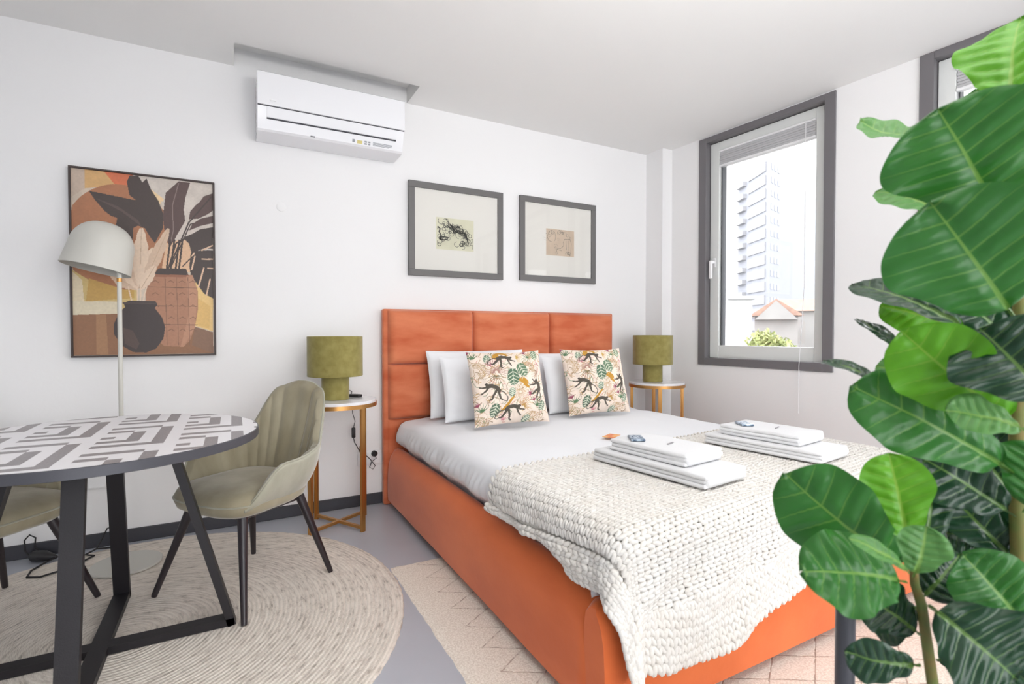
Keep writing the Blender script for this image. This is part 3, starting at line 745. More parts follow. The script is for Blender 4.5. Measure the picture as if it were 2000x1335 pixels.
G([(463,1003),(740,995),(1200,1075),(1313,1110),(1315,1243),(462,1252)],(142,98,66)); G([(600,1000),(660,1000),(670,1245),(600,1245)],(176,132,92),.6); G([(1200,1075),(1313,1110),(1315,1243),(1180,1190)],(132,98,76))
G([(1000,300),(1322,560),(1322,620),(1100,640)],(212,200,190)); G([(1030,560),(1180,520),(1200,740),(1000,720)],(226,186,150)); G([(1200,760),(1315,900),(1313,1105),(1195,1070),(1220,900)],(232,196,128)); G([(1210,890),(1300,950),(1290,1090),(1200,1060)],(222,180,106),.8)
DK=(58,46,44); DP=(82,60,58)
G([(568,250),(640,262),(800,292),(850,300),(810,270),(795,190),(812,150),(865,150),(890,190),(915,165),(940,230),(985,300),(1015,380),(1010,470),(960,560),(930,520),(900,470),(860,455),(830,470),(825,560),(790,520),(760,470),(725,460),(735,410),(700,400),(660,370),(600,300)],DK)
G([(600,290),(760,370),(880,460),(860,420),(740,340)],(84,66,62)); G([(1110,178),(1182,183),(1150,280),(1140,350),(1148,420),(1090,520),(1050,590),(1020,480),(1010,400),(1030,250)],DP); K([(1110,190),(1070,330),(1075,480),(1045,600)],3,(130,110,108))
G([(1322,245),(1265,265),(1240,300),(1215,320),(1180,360),(1170,410),(1230,405),(1290,375),(1322,350)],DP); K([(1310,270),(1170,430),(1050,700)],5,DK); K([(1318,400),(1180,440),(1060,700)],4,DK)
G([(1322,385),(1240,405),(1190,440),(1170,480),(1240,450),(1322,430)],DP); G([(1322,455),(1240,470),(1190,500),(1130,525),(1170,560),(1190,640),(1230,600),(1260,590),(1318,590)],DK)
G([(1170,700),(1180,620),(1240,600),(1320,600),(1318,900),(1260,870),(1210,800),(1180,760)],DK)
for a,b in (((1185,720),(1205,640)),((1225,830),(1260,710)),((1275,880),(1298,780)),((1250,655),(1315,655)),((1285,712),(1315,712)),((1180,650),(1200,620)),((1250,600),(1315,570))): K([a,b],5,(226,190,160))
K([(1150,525),(1090,560),(1040,720)],5,DK); K([(1190,640),(1130,700)],4,DK)
for x in (1035,1060,1090,1110): K([(x-10,760),(x+20,540)],6,DK)
pot=[(900,770),(960,755),(1190,755),(1220,850),(1222,960),(1200,1080),(1170,1160),(1130,1200),(1010,1195),(900,1100)]
G(pot,(172,122,94)); G([(950,755),(980,715),(1150,715),(1165,755)],DK); K([(950,760),(1165,762)],9,(150,96,70)); G([(1150,760),(1190,755),(1220,850),(1200,1080),(1130,1200),(1110,1200),(1165,1000)],(196,146,116),.6)
for y in (830,945,1060): K([(910,y),(1215,y+5)],2.5,(110,76,60))
for x in (1020,1090,1160): K([(x,770),(x+8,1190)],2,(120,84,66),a=.8)
for k in range(5):
    for x in (960,1055,1125,1190): K([(x-18,800+k*75),(x,790+k*75),(x+18,802+k*75)],3,(120,80,62),a=.7)
CR=(228,204,180); CR2=(214,186,160)
def petal(x0,y0,x1,y1,w,c):
    dx,dy=x1-x0,y1-y0; L=math.hypot(dx,dy); nx,ny=-dy/L,dx/L; P=[]
    for sg in (1,-1):
        rng_=range(0,11) if sg>0 else range(10,-1,-1)
        for k in rng_:
            t=k/10; ww=w*math.sin(PI*min(1,t*.9+.05))**.8*(1+.18*(k%2)); P.append((x0+dx*t+sg*nx*ww,y0+dy*t+sg*ny*ww))
    G(P,c); K([(x0,y0),(x1,y1)],2,(198,168,140))
petal(850,840,690,760,34,CR2); petal(855,840,745,650,40,CR); petal(860,835,815,560,42,CR2); petal(865,830,880,470,44,CR); petal(875,830,950,590,40,CR); petal(880,835,1045,470,34,CR2); petal(870,845,960,700,30,CR)
for a,b in (((795,830),(815,915)),((850,830),(850,915)),((872,830),(868,915)),((915,800),(885,915))): K([a,b],4,CR)
G([(765,930),(800,915),(960,918),(970,940),(955,960),(1000,1020),(1017,1080),(1005,1150),(960,1210),(900,1235),(820,1232),(750,1190),(705,1120),(705,1060),(740,985),(775,955)],(48,38,40)); K([(765,930),(965,932)],5,(70,58,56)); G([(760,1080),(820,1100),(860,1180),(840,1215),(770,1180)],(96,74,66),.5)
r.noise(.06,9,3)
r.c=r.c*.93+.07*np.array(lin((196,184,176)))  # pale haze of reflected light blended into the whole picture
v,f=grid(nu,nv,lambda a,b:(-PW/2+.009+a*(PW-.018),-.026,PH/2-.009-b*(PH-.018)))
cv=pyobj('canvas',v,[q[::-1] for q in f],mat('painted_canvas',(255,255,255),.55,attr='paint',bump=(300,.1,.002)),pt,0); r.apply(cv.data)
bm=BM(); box(bm,-PW/2+.005,PW/2-.005,-.025,-.002,-PH/2+.005,PH/2-.005); obj('backing_board',bm,m_black,pt,smooth=0)
m_pf=mat('grey_picture_frame',(108,106,105),.5); m_mount=mat('cream_mount',(238,235,229),.8); m_etch=mat('ink',(84,82,76),.8)
m_pg=bpy.data.materials.new('picture_glass'); m_pg.use_nodes=True; nt=m_pg.node_tree; nt.nodes.clear()
o_=nt.nodes.new('ShaderNodeOutputMaterial'); mxs=nt.nodes.new('ShaderNodeMixShader'); tr=nt.nodes.new('ShaderNodeBsdfTransparent'); gl=nt.nodes.new('ShaderNodeBsdfGlossy')
gl.inputs['Roughness'].default_value=.03; fr=nt.nodes.new('ShaderNodeFresnel'); fr.inputs[0].default_value=1.45
nt.links.new(fr.outputs[0],mxs.inputs[0]); nt.links.new(tr.outputs[0],mxs.inputs[1]); nt.links.new(gl.outputs[0],mxs.inputs[2]); nt.links.new(mxs.outputs[0],o_.inputs[0])
def ribbon(bm,pts,w,y):
    for (x1,z1),(x2,z2) in zip(pts,pts[1:]):
        d=Vector((x2-x1,z2-z1)); 
        if d.length<1e-6: continue
        d.normalize(); n=Vector((-d.y,d.x))*w
        e=d*w*.6
        bm.faces.new([bm.verts.new(p) for p in ((x1-e.x-n.x,y,z1-e.y-n.y),(x2+e.x-n.x,y,z2+e.y-n.y),(x2+e.x+n.x,y,z2+e.y+n.y),(x1-e.x+n.x,y,z1-e.y+n.y))])
def etching(label,cx,cz,w,h,plate,paper,strokes,name='framed_print'):
    t=thing(name,label,'framed print',(cx,3.33,cz),0)
    pframe(t,w,h,.042,.026,m_pf)
    bm=BM(); box(bm,-w/2+.03,w/2-.03,-.014,-.002,-h/2+.03,h/2-.03); obj('mount',bm,m_mount,t,smooth=0)
    x0,x1,z0,z1=plate
    bm=BM(); box(bm,x0,x1,-.0152,-.0141,z0,z1); pl=obj('print',bm,mat('print_paper',paper,.8,var=(9,tuple(c-10 for c in paper))),t,smooth=0)
    bm=BM()
    for pts,wd in strokes: ribbon(bm,[(x0+(x1-x0)*a,z1-(z1-z0)*b) for a,b in pts],wd,-.0156)
    obj('ink_drawing',bm,m_etch,pl,0)
    bm=BM(); bm.faces.new([bm.verts.new(p) for p in ((-w/2+.04,-.019,-h/2+.04),(w/2-.04,-.019,-h/2+.04),(w/2-.04,-.019,h/2-.04),(-w/2+.04,-.019,h/2-.04))]); obj('glazing',bm,m_pg,t,0)
rr=random.Random(4)
def scrib(cx,cy,r_,n,wd,ax=1,ay=1):
    out=[]
    for k in range(n):
        a=rr.uniform(0,6.28); x=cx+rr.gauss(0,r_)*ax; y=cy+rr.gauss(0,r_)*ay; P=[(x,y)]
        rad=rr.uniform(.02,.05); da=rr.choice((-1,1))*rr.uniform(.4,.9)
        for q in range(7): a+=da; x+=rad*math.cos(a)*.8; y+=rad*math.sin(a); P.append((min(.97,max(.03,x)),min(.97,max(.03,y))))
        out.append((P,wd*rr.uniform(.6,1.3)))
    return out
st1=[([(.25,.03),(.33,.15),(.30,.25),(.38,.30)],.0025),([(.05,.30),(.1,.36),(.07,.45),(.12,.55),(.1,.68),(.2,.70),(.3,.66)],.004),([(.12,.62),(.2,.6),(.32,.62)],.004),([(.36,.2),(.5,.4),(.62,.45),(.75,.42),(.82,.6),(.85,.75)],.005)]
st1+=scrib(.28,.25,.07,14,.0016)+scrib(.45,.32,.07,18,.0017)+scrib(.62,.33,.06,16,.0016)+scrib(.76,.5,.06,14,.0016)+scrib(.14,.68,.05,10,.0016)+scrib(.66,.78,.05,10,.0016)+scrib(.84,.7,.04,8,.0015)
etching('framed square print with dark tangled ink drawing, above the left of the headboard',1.370,1.788,.697,.622,(-.155,.12,-.125,.09),(232,229,206),st1)
st2=[([(.1,.1),(.03,.3),(.08,.45),(.2,.5)],.0010),([(.1,.1),(.2,.05),(.3,.12),(.33,.3),(.3,.45)],.0010),([(.45,.2),(.55,.08),(.7,.1),(.72,.25)],.0010),([(.6,.5),(.65,.35),(.85,.33),(.9,.5),(.88,.9)],.0010),([(.3,.7),(.5,.72),(.62,.6),(.62,.5)],.0010),([(.35,.9),(.38,.75),(.55,.8)],.001),([(.7,.4),(.72,.75)],.001),([(.78,.4),(.78,.8)],.001)]
st2+=scrib(.55,.1,.06,8,.0007)+scrib(.15,.15,.06,8,.0007)+scrib(.8,.92,.03,5,.001)+scrib(.5,.5,.25,9,.0004)
etching('framed square print with fine line drawing on beige paper, above the right of the headboard',2.204,1.795,.690,.622,(-.115,.14,-.11,.09),(224,206,186),st2)
# ------------------------------------------------------------------ floor lamp
m_lw=mat('warm_grey_lacquer',(204,202,194),.4)
fl=thing('floor_lamp','pale grey dome floor lamp standing in front of the large painting','lamp',(-.445,2.975,.0))
FO=Vector((-.445,2.975,0))
bm=BM(); lathe(bm,[(0,.012),(.139,.012),(.141,.014),(.141,.020),(.139,.022),(0,.022)],72); obj('lamp_foot',bm,m_lw,fl)
bm=BM(); tube(bm,[(-.015,.015,.022),(-.015,.015,1.44)],.0095,16); obj('pole',bm,m_lw,fl)
bm=BM(); tube(bm,[(-.015,.015,1.335),(-.015,.015,1.352)],.0108,16); obj('collar',bm,m_gold,fl)
bm=BM(); oR,pr=.136,[]
for k in range(13):
    a=PI/2*k/12; pr.append((oR*(math.sin(a)**.75)*(.93 if k<12 else .93),.06+.115*math.cos(a)**.9 if k<12 else .06))
pr=[(0,.19)]+[(oR*.92*math.sin(PI/2*k/14)**.8,.06+.13*math.cos(PI/2*k/14)) for k in range(1,15)]+[(oR*.97,0),(oR,-.035)]
inn=[(x-.003,z-.002) if x>.01 else (0,z-.004) for x,z in pr[::-1]]
lathe(bm,pr+inn,64)
MT=Matrix.Translation(Vector((-.548,3.045,1.428))-FO)@Matrix.Rotation(math.radians(-9),4,Rv)@Matrix.Rotation(math.radians(9),4,Fv)
for v in bm.verts: v.co=MT@v.co
obj('lamp_shade',bm,m_lw,fl,60)
bm=BM()
tube(bm,[Vector((-.015,.015,1.435)),MT@Vector((.03,0,.05)),MT@Vector((0,0,.07))],.006,10); obj('shade_arm',bm,m_lw,fl)
bm=BM(); lathe(bm,[(0,.09),(.018,.09),(.02,.04),(.015,.035),(.028,.01),(.026,-.008),(.012,-.02),(0,-.021)],20)
for v in bm.verts: v.co=MT@v.co
obj('bulb',bm,m_inner,fl)
cb=thing('power_cord','black textile cord with foot switch trailing over the rug edge under the dining table','cord',(-.7,3.1,0)); O=Vector((-.7,3.1,0))
bm=BM(); tube(bm,cpts([(-.50,3.11,.020),(-.507,3.18,.016),(-.54,3.235,.016),(-.60,3.21,.03),(-.64,3.19,.016),(-.60,3.16,.016),(-.64,3.09,.016),(-.70,3.03,.016),(-.76,2.995,.016),(-.81,3.02,.016),(-.815,3.09,.016),(-.79,3.16,.016),(-.755,3.215,.02)]),.0042,8); obj('cord',bm,m_cord,cb)
bm=BM(); tube(bm,cpts([(-.86,3.262,.02),(-.885,3.28,.05),(-.888,3.287,.10),(-.87,3.29,.122),(-.848,3.29,.105),(-.85,3.285,.06),(-.80,3.25,.022)]),.0035,8); obj('cord',bm,m_cord,cb)
bm=BM(); tube(bm,cpts([(-.86,3.262,.024),(-.85,3.258,.027),(-.80,3.235,.027),(-.765,3.217,.022),(-.75,3.212,.02)]),[.015,.024,.025,.014,.006],14); obj('foot_switch',bm,m_blackp,cb)
bm=BM(); tube(bm,cpts([(-.60,3.21,.03),(-.59,3.25,.05),(-.57,3.29,.10),(-.556,3.295,.10)]),.0032,8); obj('cord',bm,m_cord,cb)
# ------------------------------------------------------------------ rugs
def rug_round():
    m=mat('braided_jute',(206,198,186),.95,spec=.1); nt=m.node_tree; b=nt.nodes['Principled BSDF']
    tc=nt.nodes.new('ShaderNodeTexCoord'); sx=nt.nodes.new('ShaderNodeSeparateXYZ'); nt.links.new(tc.outputs['Object'],sx.inputs[0])
    cmb=nt.nodes.new('ShaderNodeVectorMath'); cmb.operation='LENGTH'; mp=nt.nodes.new('ShaderNodeMapping'); mp.inputs['Scale'].default_value=(1,1,0); nt.links.new(tc.outputs['Object'],mp.inputs[0])
    nd=nt.nodes.new('ShaderNodeTexNoise'); nd.inputs['Scale'].default_value=3; nt.links.new(tc.outputs['Object'],nd.inputs['Vector'])
    nt.links.new(mp.outputs[0],cmb.inputs[0])
    at=nt.nodes.new('ShaderNodeMath'); at.operation='ARCTAN2'; nt.links.new(sx.outputs[1],at.inputs[0]); nt.links.new(sx.outputs[0],at.inputs[1])
    def ma(op,a,b_=None):
        n=nt.nodes.new('ShaderNodeMath'); n.operation=op
        for i,q in enumerate((a,b_)):
            if q is None: continue
            if isinstance(q,(int,float)): n.inputs[i].default_value=q
            else: nt.links.new(q,n.inputs[i])
        return n.outputs[0]
    R=cmb.outputs['Value']; R2=ma('ADD',R,ma('MULTIPLY',nd.outputs['Fac'],.012))
    ph=ma('ADD',ma('MULTIPLY',R2,2*PI/.0165),at.outputs[0]); ring=ma('SINE',ph)
    # braid strands across the ring
    arc=ma('MULTIPLY',ma('MULTIPLY',at.outputs[0],R),2*PI/.016); st_=ma('SINE',ma('ADD',arc,ma('MULTIPLY',ring,1.2)))
    # polar streak noise
    cv_=nt.nodes.new('ShaderNodeCombineXYZ'); nt.links.new(ma('MULTIPLY',R,60),cv_.inputs[0]); nt.links.new(ma('MULTIPLY',ma('MULTIPLY',at.outputs[0],R),14),cv_.inputs[1])
    n1=nt.nodes.new('ShaderNodeTexNoise'); n1.inputs['Scale'].default_value=1; n1.inputs['Detail'].default_value=5; n1.inputs['Roughness'].default_value=.7; nt.links.new(cv_.outputs[0],n1.inputs['Vector'])
    cr=nt.nodes.new('ShaderNodeValToRGB'); e=cr.color_ramp.elements
    e[0].position=.30; e[0].color=(*lin((164,154,144)),1); e[1].position=.42; e[1].color=(*lin((222,212,201)),1)
    q=e.new(.52); q.color=(*lin((240,231,220)),1); q=e.new(.7); q.color=(*lin((246,238,228)),1)
    nt.links.new(n1.outputs['Fac'],cr.inputs[0]); 
    nb=nt.nodes.new('ShaderNodeTexNoise'); nb.inputs['Scale'].default_value=2.2; nt.links.new(cmb.outputs['Value'],nb.inputs['Vector'])
    n4=nt.nodes.new('ShaderNodeTexNoise'); n4.noise_dimensions='1D'; n4.inputs['Scale'].default_value=9; nt.links.new(R,n4.inputs['W'])
    mr=nt.nodes.new('ShaderNodeMapRange'); mr.inputs[1].default_value=.35; mr.inputs[2].default_value=.7; mr.inputs[3].default_value=.92; mr.inputs[4].default_value=1.0; nt.links.new(n4.outputs['Fac'],mr.inputs[0])
    gm=nt.nodes.new('ShaderNodeMapRange'); gm.inputs[1].default_value=-1; gm.inputs[2].default_value=-.4; gm.inputs[3].default_value=.90; gm.inputs[4].default_value=1; nt.links.new(ring,gm.inputs[0])
    vs=nt.nodes.new('ShaderNodeVectorMath'); vs.operation='SCALE'; nt.links.new(cr.outputs[0],vs.inputs[0]); nt.links.new(ma('MULTIPLY',mr.outputs[0],gm.outputs[0]),vs.inputs['Scale'])
    nt.links.new(vs.outputs[0],b.inputs['Base Color'])
    bp=nt.nodes.new('ShaderNodeBump'); bp.inputs['Strength'].default_value=.45; bp.inputs['Distance'].default_value=.003
    nt.links.new(ma('ADD',ma('MULTIPLY',ring,.6),ma('ADD',ma('MULTIPLY',st_,.3),n1.outputs['Fac'])),bp.inputs['Height']); nt.links.new(bp.outputs[0],b.inputs['Normal'])
    return m
v=[(0,0,.0105)];f=[];N=240
RR=.995
for j,(r_,z) in enumerate([(.2,.0105),(.5,.0105),(.8,.0105),(.97,.0105),(.988,.0095),(.996,.006),(.996,.0005)]):
    for k in range(N):
        a=2*PI*k/N; w=1+.006*nz(math.cos(a)*4,math.sin(a)*4)+.002*math.sin(a*90) if j>2 else 1
        v.append((r_*RR*w*math.cos(a),r_*RR*w*math.sin(a),z))
for k in range(N): f.append((0,1+k,1+(k+1)%N))
for j in range(6):
    for k in range(N): f.append((1+j*N+k,1+(j+1)*N+k,1+(j+1)*N+(k+1)%N,1+j*N+(k+1)%N))
rg=pyobj('round_rug',v,f,rug_round(),None,180); rg.location=(-.36,2.275,0); setp(rg,'round braided jute rug under the dining table','rug')
def rug_flat():
    m=mat('woven_beige_rug',(206,186,168),.95,spec=.1); nt=m.node_tree; b=nt.nodes['Principled BSDF']
    tc=nt.nodes.new('ShaderNodeTexCoord'); sx=nt.nodes.new('ShaderNodeSeparateXYZ'); 
    ge=nt.nodes.new('ShaderNodeNewGeometry'); nt.links.new(tc.outputs['Object'],sx.inputs[0])
    def ma(op,a,b_=None,c_=None):
        n=nt.nodes.new('ShaderNodeMath'); n.operation=op
        for i,q in enumerate((a,b_,c_)):
            if q is None: continue
            if isinstance(q,(int,float)): n.inputs[i].default_value=q
            else: nt.links.new(q,n.inputs[i])
        return n.outputs[0]
    X,Y=sx.outputs[0],sx.outputs[1]
    nw=nt.nodes.new('ShaderNodeTexNoise'); nw.inputs['Scale'].default_value=60; nt.links.new(tc.outputs['Object'],nw.inputs['Vector'])
    jit=ma('MULTIPLY',ma('SUBTRACT',nw.outputs['Fac'],.5),.05)
    xs_=ma('MULTIPLY',ma('SUBTRACT',X,.755),.6)
    def line(sgn):
        q=ma('ADD',ma('DIVIDE',ma('SUBTRACT',ma('ADD' if sgn>0 else 'SUBTRACT',Y,xs_),2.19),.145),jit)
        fr=ma('SUBTRACT',q,ma('ROUND',q)); return ma('SMOOTH_MIN',1,ma('DIVIDE',ma('ABSOLUTE',fr),.035))
    def ln(sgn):
        q=ma('ADD',ma('DIVIDE',ma('SUBTRACT',ma('ADD' if sgn>0 else 'SUBTRACT',Y,xs_),2.19),.145),jit)
        fr=ma('SUBTRACT',q,ma('ROUND',q)); return ma('MINIMUM',1,ma('DIVIDE',ma('ABSOLUTE',fr),.03))
    lines=ma('MINIMUM',ln(1),ln(-1))
    msk=ma('LESS_THAN',X,.752); lines=ma('MAXIMUM',lines,msk)
    nd=nt.nodes.new('ShaderNodeTexNoise'); nd.inputs['Scale'].default_value=25; nt.links.new(tc.outputs['Object'],nd.inputs['Vector'])
    br=ma('MAXIMUM',lines,ma('MULTIPLY',ma('GREATER_THAN',nd.outputs['Fac'],.50),.75))
    cr=nt.nodes.new('ShaderNodeMix'); cr.data_type='RGBA'; cr.inputs[6].default_value=(*lin((176,156,142)),1)
    n2=nt.nodes.new('ShaderNodeTexNoise'); n2.inputs['Scale'].default_value=160; nt.links.new(tc.outputs['Object'],n2.inputs['Vector'])
    c2=nt.nodes.new('ShaderNodeMix'); c2.data_type='RGBA'; c2.inputs[6].default_value=(*lin((226,214,201)),1); c2.inputs[7].default_value=(*lin((246,237,226)),1)
    mr=nt.nodes.new('ShaderNodeMapRange'); mr.inputs[1].default_value=.38; mr.inputs[2].default_value=.62; nt.links.new(n2.outputs['Fac'],mr.inputs[0]); nt.links.new(mr.outputs[0],c2.inputs[0])
    nt.links.new(br,cr.inputs[0]); nt.links.new(c2.outputs[2],cr.inputs[7]); nt.links.new(cr.outputs[2],b.inputs['Base Color'])
    wv=ma('MULTIPLY',ma('SINE',ma('MULTIPLY',X,1400)),ma('SINE',ma('MULTIPLY',Y,1000)))
    bp=nt.nodes.new('ShaderNodeBump'); bp.inputs['Strength'].default_value=.6; bp.inputs['Distance'].default_value=.004
    nt.links.new(ma('ADD',ma('MULTIPLY',wv,.15),ma('ADD',ma('MULTIPLY',lines,.8),n2.outputs['Fac'])),bp.inputs['Height']); nt.links.new(bp.outputs[0],b.inputs['Normal'])
    return m
def rf(u,w):
    x=.638+u*2.36; y=.62+w*1.75
    e=min(u*2.36,(1-u)*2.36,w*1.75,(1-w)*1.75)
    if u<.01: x+=.006*nz(y*14,2)
    if w>.99: y+=.006*nz(x*14,5)
    return (x,y,.0005+.0065*min(1,e/.02)+ (0 if e>0 else -.0004))
v,f=grid(180,140,rf); fr_=pyobj('area_rug',v,f,rug_flat(),None,180); setp(fr_,'flat woven beige rug with stitched diamond lines under the bed','rug')
# ------------------------------------------------------------------ dining table
TX,TY,TR,TZT=-.405,2.19,.49,.75
dt=thing('dining_table','round dining table with grey and white geometric tiled top and black crossed legs','table',(TX,TY,0))
def top_mat():
    m=mat('patterned_top',(238,236,236),.4,spec=.4); nt=m.node_tree; b=nt.nodes['Principled BSDF']
    tc=nt.nodes.new('ShaderNodeTexCoord'); sx=nt.nodes.new('ShaderNodeSeparateXYZ'); nt.links.new(tc.outputs['Object'],sx.inputs[0])
    def ma(op,a,b_=None):
        n=nt.nodes.new('ShaderNodeMath'); n.operation=op
        for i,q in enumerate((a,b_)):
            if q is None: continue
            if isinstance(q,(int,float)): n.inputs[i].default_value=q
            else: nt.links.new(q,n.inputs[i])
        return n.outputs[0]
    T=.226
    x=ma('DIVIDE',ma('SUBTRACT',sx.outputs[0],-.157-TX),T); y=ma('DIVIDE',ma('ADD',sx.outputs[1],.04),T)
    ix=ma('FLOOR',x); iy=ma('FLOOR',y); u=ma('SUBTRACT',x,ix); v=ma('SUBTRACT',y,iy)
    par=ma('FLOORED_MODULO',ma('ADD',ix,iy),2.0)
    # mirror v on odd tiles so that neighbouring nested corners interlock
    v=ma('ADD',ma('MULTIPLY',v,ma('SUBTRACT',1,par)),ma('MULTIPLY',ma('SUBTRACT',1,v),par))
    k=6
    qu=ma('FLOOR',ma('MULTIPLY',u,k)); qv=ma('FLOOR',ma('MULTIPLY',v,k))
    s=ma('MAXIMUM',qu,ma('SUBTRACT',k-1,qv)); g=ma('SUBTRACT',1,ma('FLOORED_MODULO',s,2.0))
    # break the L corners so bars end against each other
    dd=ma('ABSOLUTE',ma('SUBTRACT',qu,ma('SUBTRACT',k-1,qv))); cut=ma('LESS_THAN',dd,.5)
    g=ma('MULTIPLY',g,ma('SUBTRACT',1,ma('MULTIPLY',cut,ma('GREATER_THAN',par,.5))))
    # thin joints
    fu=ma('FRACT',ma('MULTIPLY',u,k)); 
    n=nt.nodes.new('ShaderNodeTexNoise'); n.inputs['Scale'].default_value=180; nt.links.new(tc.outputs['Object'],n.inputs['Vector'])
    c=nt.nodes.new('ShaderNodeMix'); c.data_type='RGBA'; c.inputs[6].default_value=(*lin((238,236,238)),1)
    c2=nt.nodes.new('ShaderNodeMix'); c2.data_type='RGBA'; c2.inputs[6].default_value=(*lin((120,114,116)),1); c2.inputs[7].default_value=(*lin((164,158,160)),1)
    nt.links.new(n.outputs['Fac'],c2.inputs[0]); nt.links.new(c2.outputs[2],c.inputs[7]); nt.links.new(g,c.inputs[0]); nt.links.new(c.outputs[2],b.inputs['Base Color'])
    return m
bm=BM(); lathe(bm,[(0,TZT-.004),(TR-.004,TZT-.004),(TR-.004,TZT),(0,TZT)],128); obj('tiled_top',bm,top_mat(),dt)
bm=BM(); lathe(bm,[(0,TZT-.030),(TR-.001,TZT-.030),(TR,TZT-.029),(TR,TZT-.0015),(TR-.0035,TZT),(TR-.0042,TZT-.0042),(0,TZT-.0042)],128); obj('edge_band',bm,m_dark,dt)
zt=.72
for (dx,dy) in ((1,0),(-1,0),(0,1),(0,-1)):
    bm=BM(); side=(-dy,dx,0)
    bar(bm,(dx*.395,dy*.415,.0125),(dx*.205,dy*.27,zt),.054,.027,side); obj('leg',bm,m_black,dt,0)
for (dx,dy,L,z) in ((1,0,.402,.0265),(0,1,.425,.0268)):
    bm=BM(); bar(bm,(-dx*L,-dy*L,z),(dx*L,dy*L,z),.054,.026,(-dy,dx,0)); obj('floor_bar',bm,m_black,dt,0)
# ------------------------------------------------------------------ chairs
m_suede=mat('olive_suede',(166,158,136),.8,sheen=.4,var=(7,(142,133,110),6,(1,1,.35)),bump=(60,.15,.002),spec=.2)
m_suede_lit=mat('olive_suede_lit',(172,170,154),.75,sheen=.6,var=(9,(150,147,130),6,(1,1,.35)),bump=(60,.12,.002),spec=.2)  # paler copy of the suede, light on the outside put into its colour
m_leg=mat('black_tapered_leg',(40,34,38),.35)
def chair(label,loc,rz,first=[None]):
    if first[0]: return dup(first[0],loc,rz,label)
    t=thing('dining_chair',label,'chair',loc,rz,'olive suede tub chairs'); first[0]=t
    AM=math.radians(128)
    def path(s,z):  # s -1..1 round the tub, z height
        a=s*AM; h=(z-.40)
        W=.222+.10*h*(1 if abs(s)>.5 else 1); D=.215+.18*h
        e=.72
        cx=math.copysign(abs(math.sin(a))**e,math.sin(a))*W; cy=math.copysign(abs(math.cos(a))**e,math.cos(a))*D
        if cy<0: cy*=1.22
        cx*=(1+.16*sm(abs(s),.35,.6)*(1-sm(abs(s),.85,1))*min(1,max(0,h*4)))
        return cx,cy+.02
    def rim(s):
        s=abs(s); return .865-.03*sm(s,0,.18)-.225*sm(s,.16,.50)-.035*sm(s,.5,.74)-.155*sm(s,.74,1.0)
    zb=.385
    def surf(s,k,inner):
        z=zb+(rim(s)-zb)*k; x,y=path(s,z); n=math.hypot(x,y)+1e-6
        # bottom tucks in
        tuck=1-.22*(1-k)**3
        x*=tuck; y*=tuck
        th=.017*math.sin(min(1,k*1.0)*PI/2)
        bulge=.010*math.sin(PI*min(1,k))
        if inner:
            rib=.008*abs(math.sin(s*PI*9)) 
            off=-(.02+bulge*.6)+ -rib*sm(k,.1,.25)*1.1
        else: off=.012+bulge*.5
        # rounded rim
        if k>.93:
            e=(k-.93)/.07; off*=math.sqrt(max(0,1-e*e)); 
        return (x*(1+off/n*1),y*(1+off/n),z)
    ns,nk=217,26
    ks=[(j/(nk-1))**.9 for j in range(nk)]
    def mk(inner):
        v=[surf(-1+2*i/(ns-1),k,inner) for k in ks for i in range(ns)]
        f=[(j*ns+i,j*ns+i+1,(j+1)*ns+i+1,(j+1)*ns+i) for j in range(nk-1) for i in range(ns-1)]
        return v,f
    vi,fi=mk(True); vo,fo=mk(False)
    # close the front ends
    n0=len(vo); vv=vo+vi; ff=[q[::-1] for q in fo]
    for i in (0,ns-1):
        for j in range(nk-1):
            q=(j*ns+i,(j+1)*ns+i,n0+(j+1)*ns+i,n0+j*ns+i); ff.append(q)
    pyobj('backrest_shell',vv,ff,m_suede_lit,t,180)
    pyobj('backrest',vi,fi,m_suede,t,180)
    bm=BM(); tube(bm,[Vector(surf(-1+2*i/80,.995,False))+Vector((0,0,.001)) for i in range(81)],.0042,8); obj('piping',bm,m_suede_lit,t,180)
    # seat cushion
    v=[];f=[]
    NU=40
    def plan(a,sc):
        e=.62; x=math.copysign(abs(math.sin(a))**e,math.sin(a))*.212*sc; y=-math.copysign(abs(math.cos(a))**e,math.cos(a))*.222*sc; 
        x*=(1+.10*sm(-y,0,.22))
        return x,y-.015
    lay=[(0,.372),(.6,.372),(.86,.376),(.96,.392),(1.0,.418),(.995,.445),(.955,.463),(.86,.474),(.6,.481),(.3,.483),(0,.483)]
    bm=BM(); rings=[]
    for sc,z in lay:
        if sc==0: rings.append([bm.verts.new((0,-.015,z))]); continue
        ring=[]
        for k in range(72):
            x,y=plan(2*PI*k/72,sc); zz=z-(.012*sm(-y,.12,.24) if z>.44 else 0)
            ring.append(bm.verts.new((x,y,zz)))
        rings.append(ring)
    for a,b in zip(rings,rings[1:]):
        for k in range(72):
            k2=(k+1)%72
            if len(a)==1: bm.faces.new((a[0],b[k2],b[k]))
            elif len(b)==1: bm.faces.new((a[k],a[k2],b[0]))
            else: bm.faces.new((a[k],a[k2],b[k2],b[k]))
    st_=obj('seat',bm,m_suede,t,180)
    bm=BM(); tube(bm,[Vector((*plan(2*PI*k/72,1.003),.428)) for k in range(73)],.0035,6,caps=False); obj('seat_piping',bm,m_suede_lit,st_,180)
    bm=BM(); box(bm,-.15,.15,-.15,.15,.355,.376,.006,1); obj('seat_frame',bm,m_leg,t)
    for sx_,sy_,fx,fy in ((-1,-1,.262,.232),(1,-1,.262,.232),(-1,1,.245,.232),(1,1,.245,.232)):
        bm=BM(); tube(bm,[(sx_*.15,sy_*.145,.374),(sx_*fx*.995,sy_*fy*.995,.018),(sx_*fx,sy_*fy,.0125)],[.019,.0112,.0105],20); obj('leg',bm,m_leg,t,40)
    return t
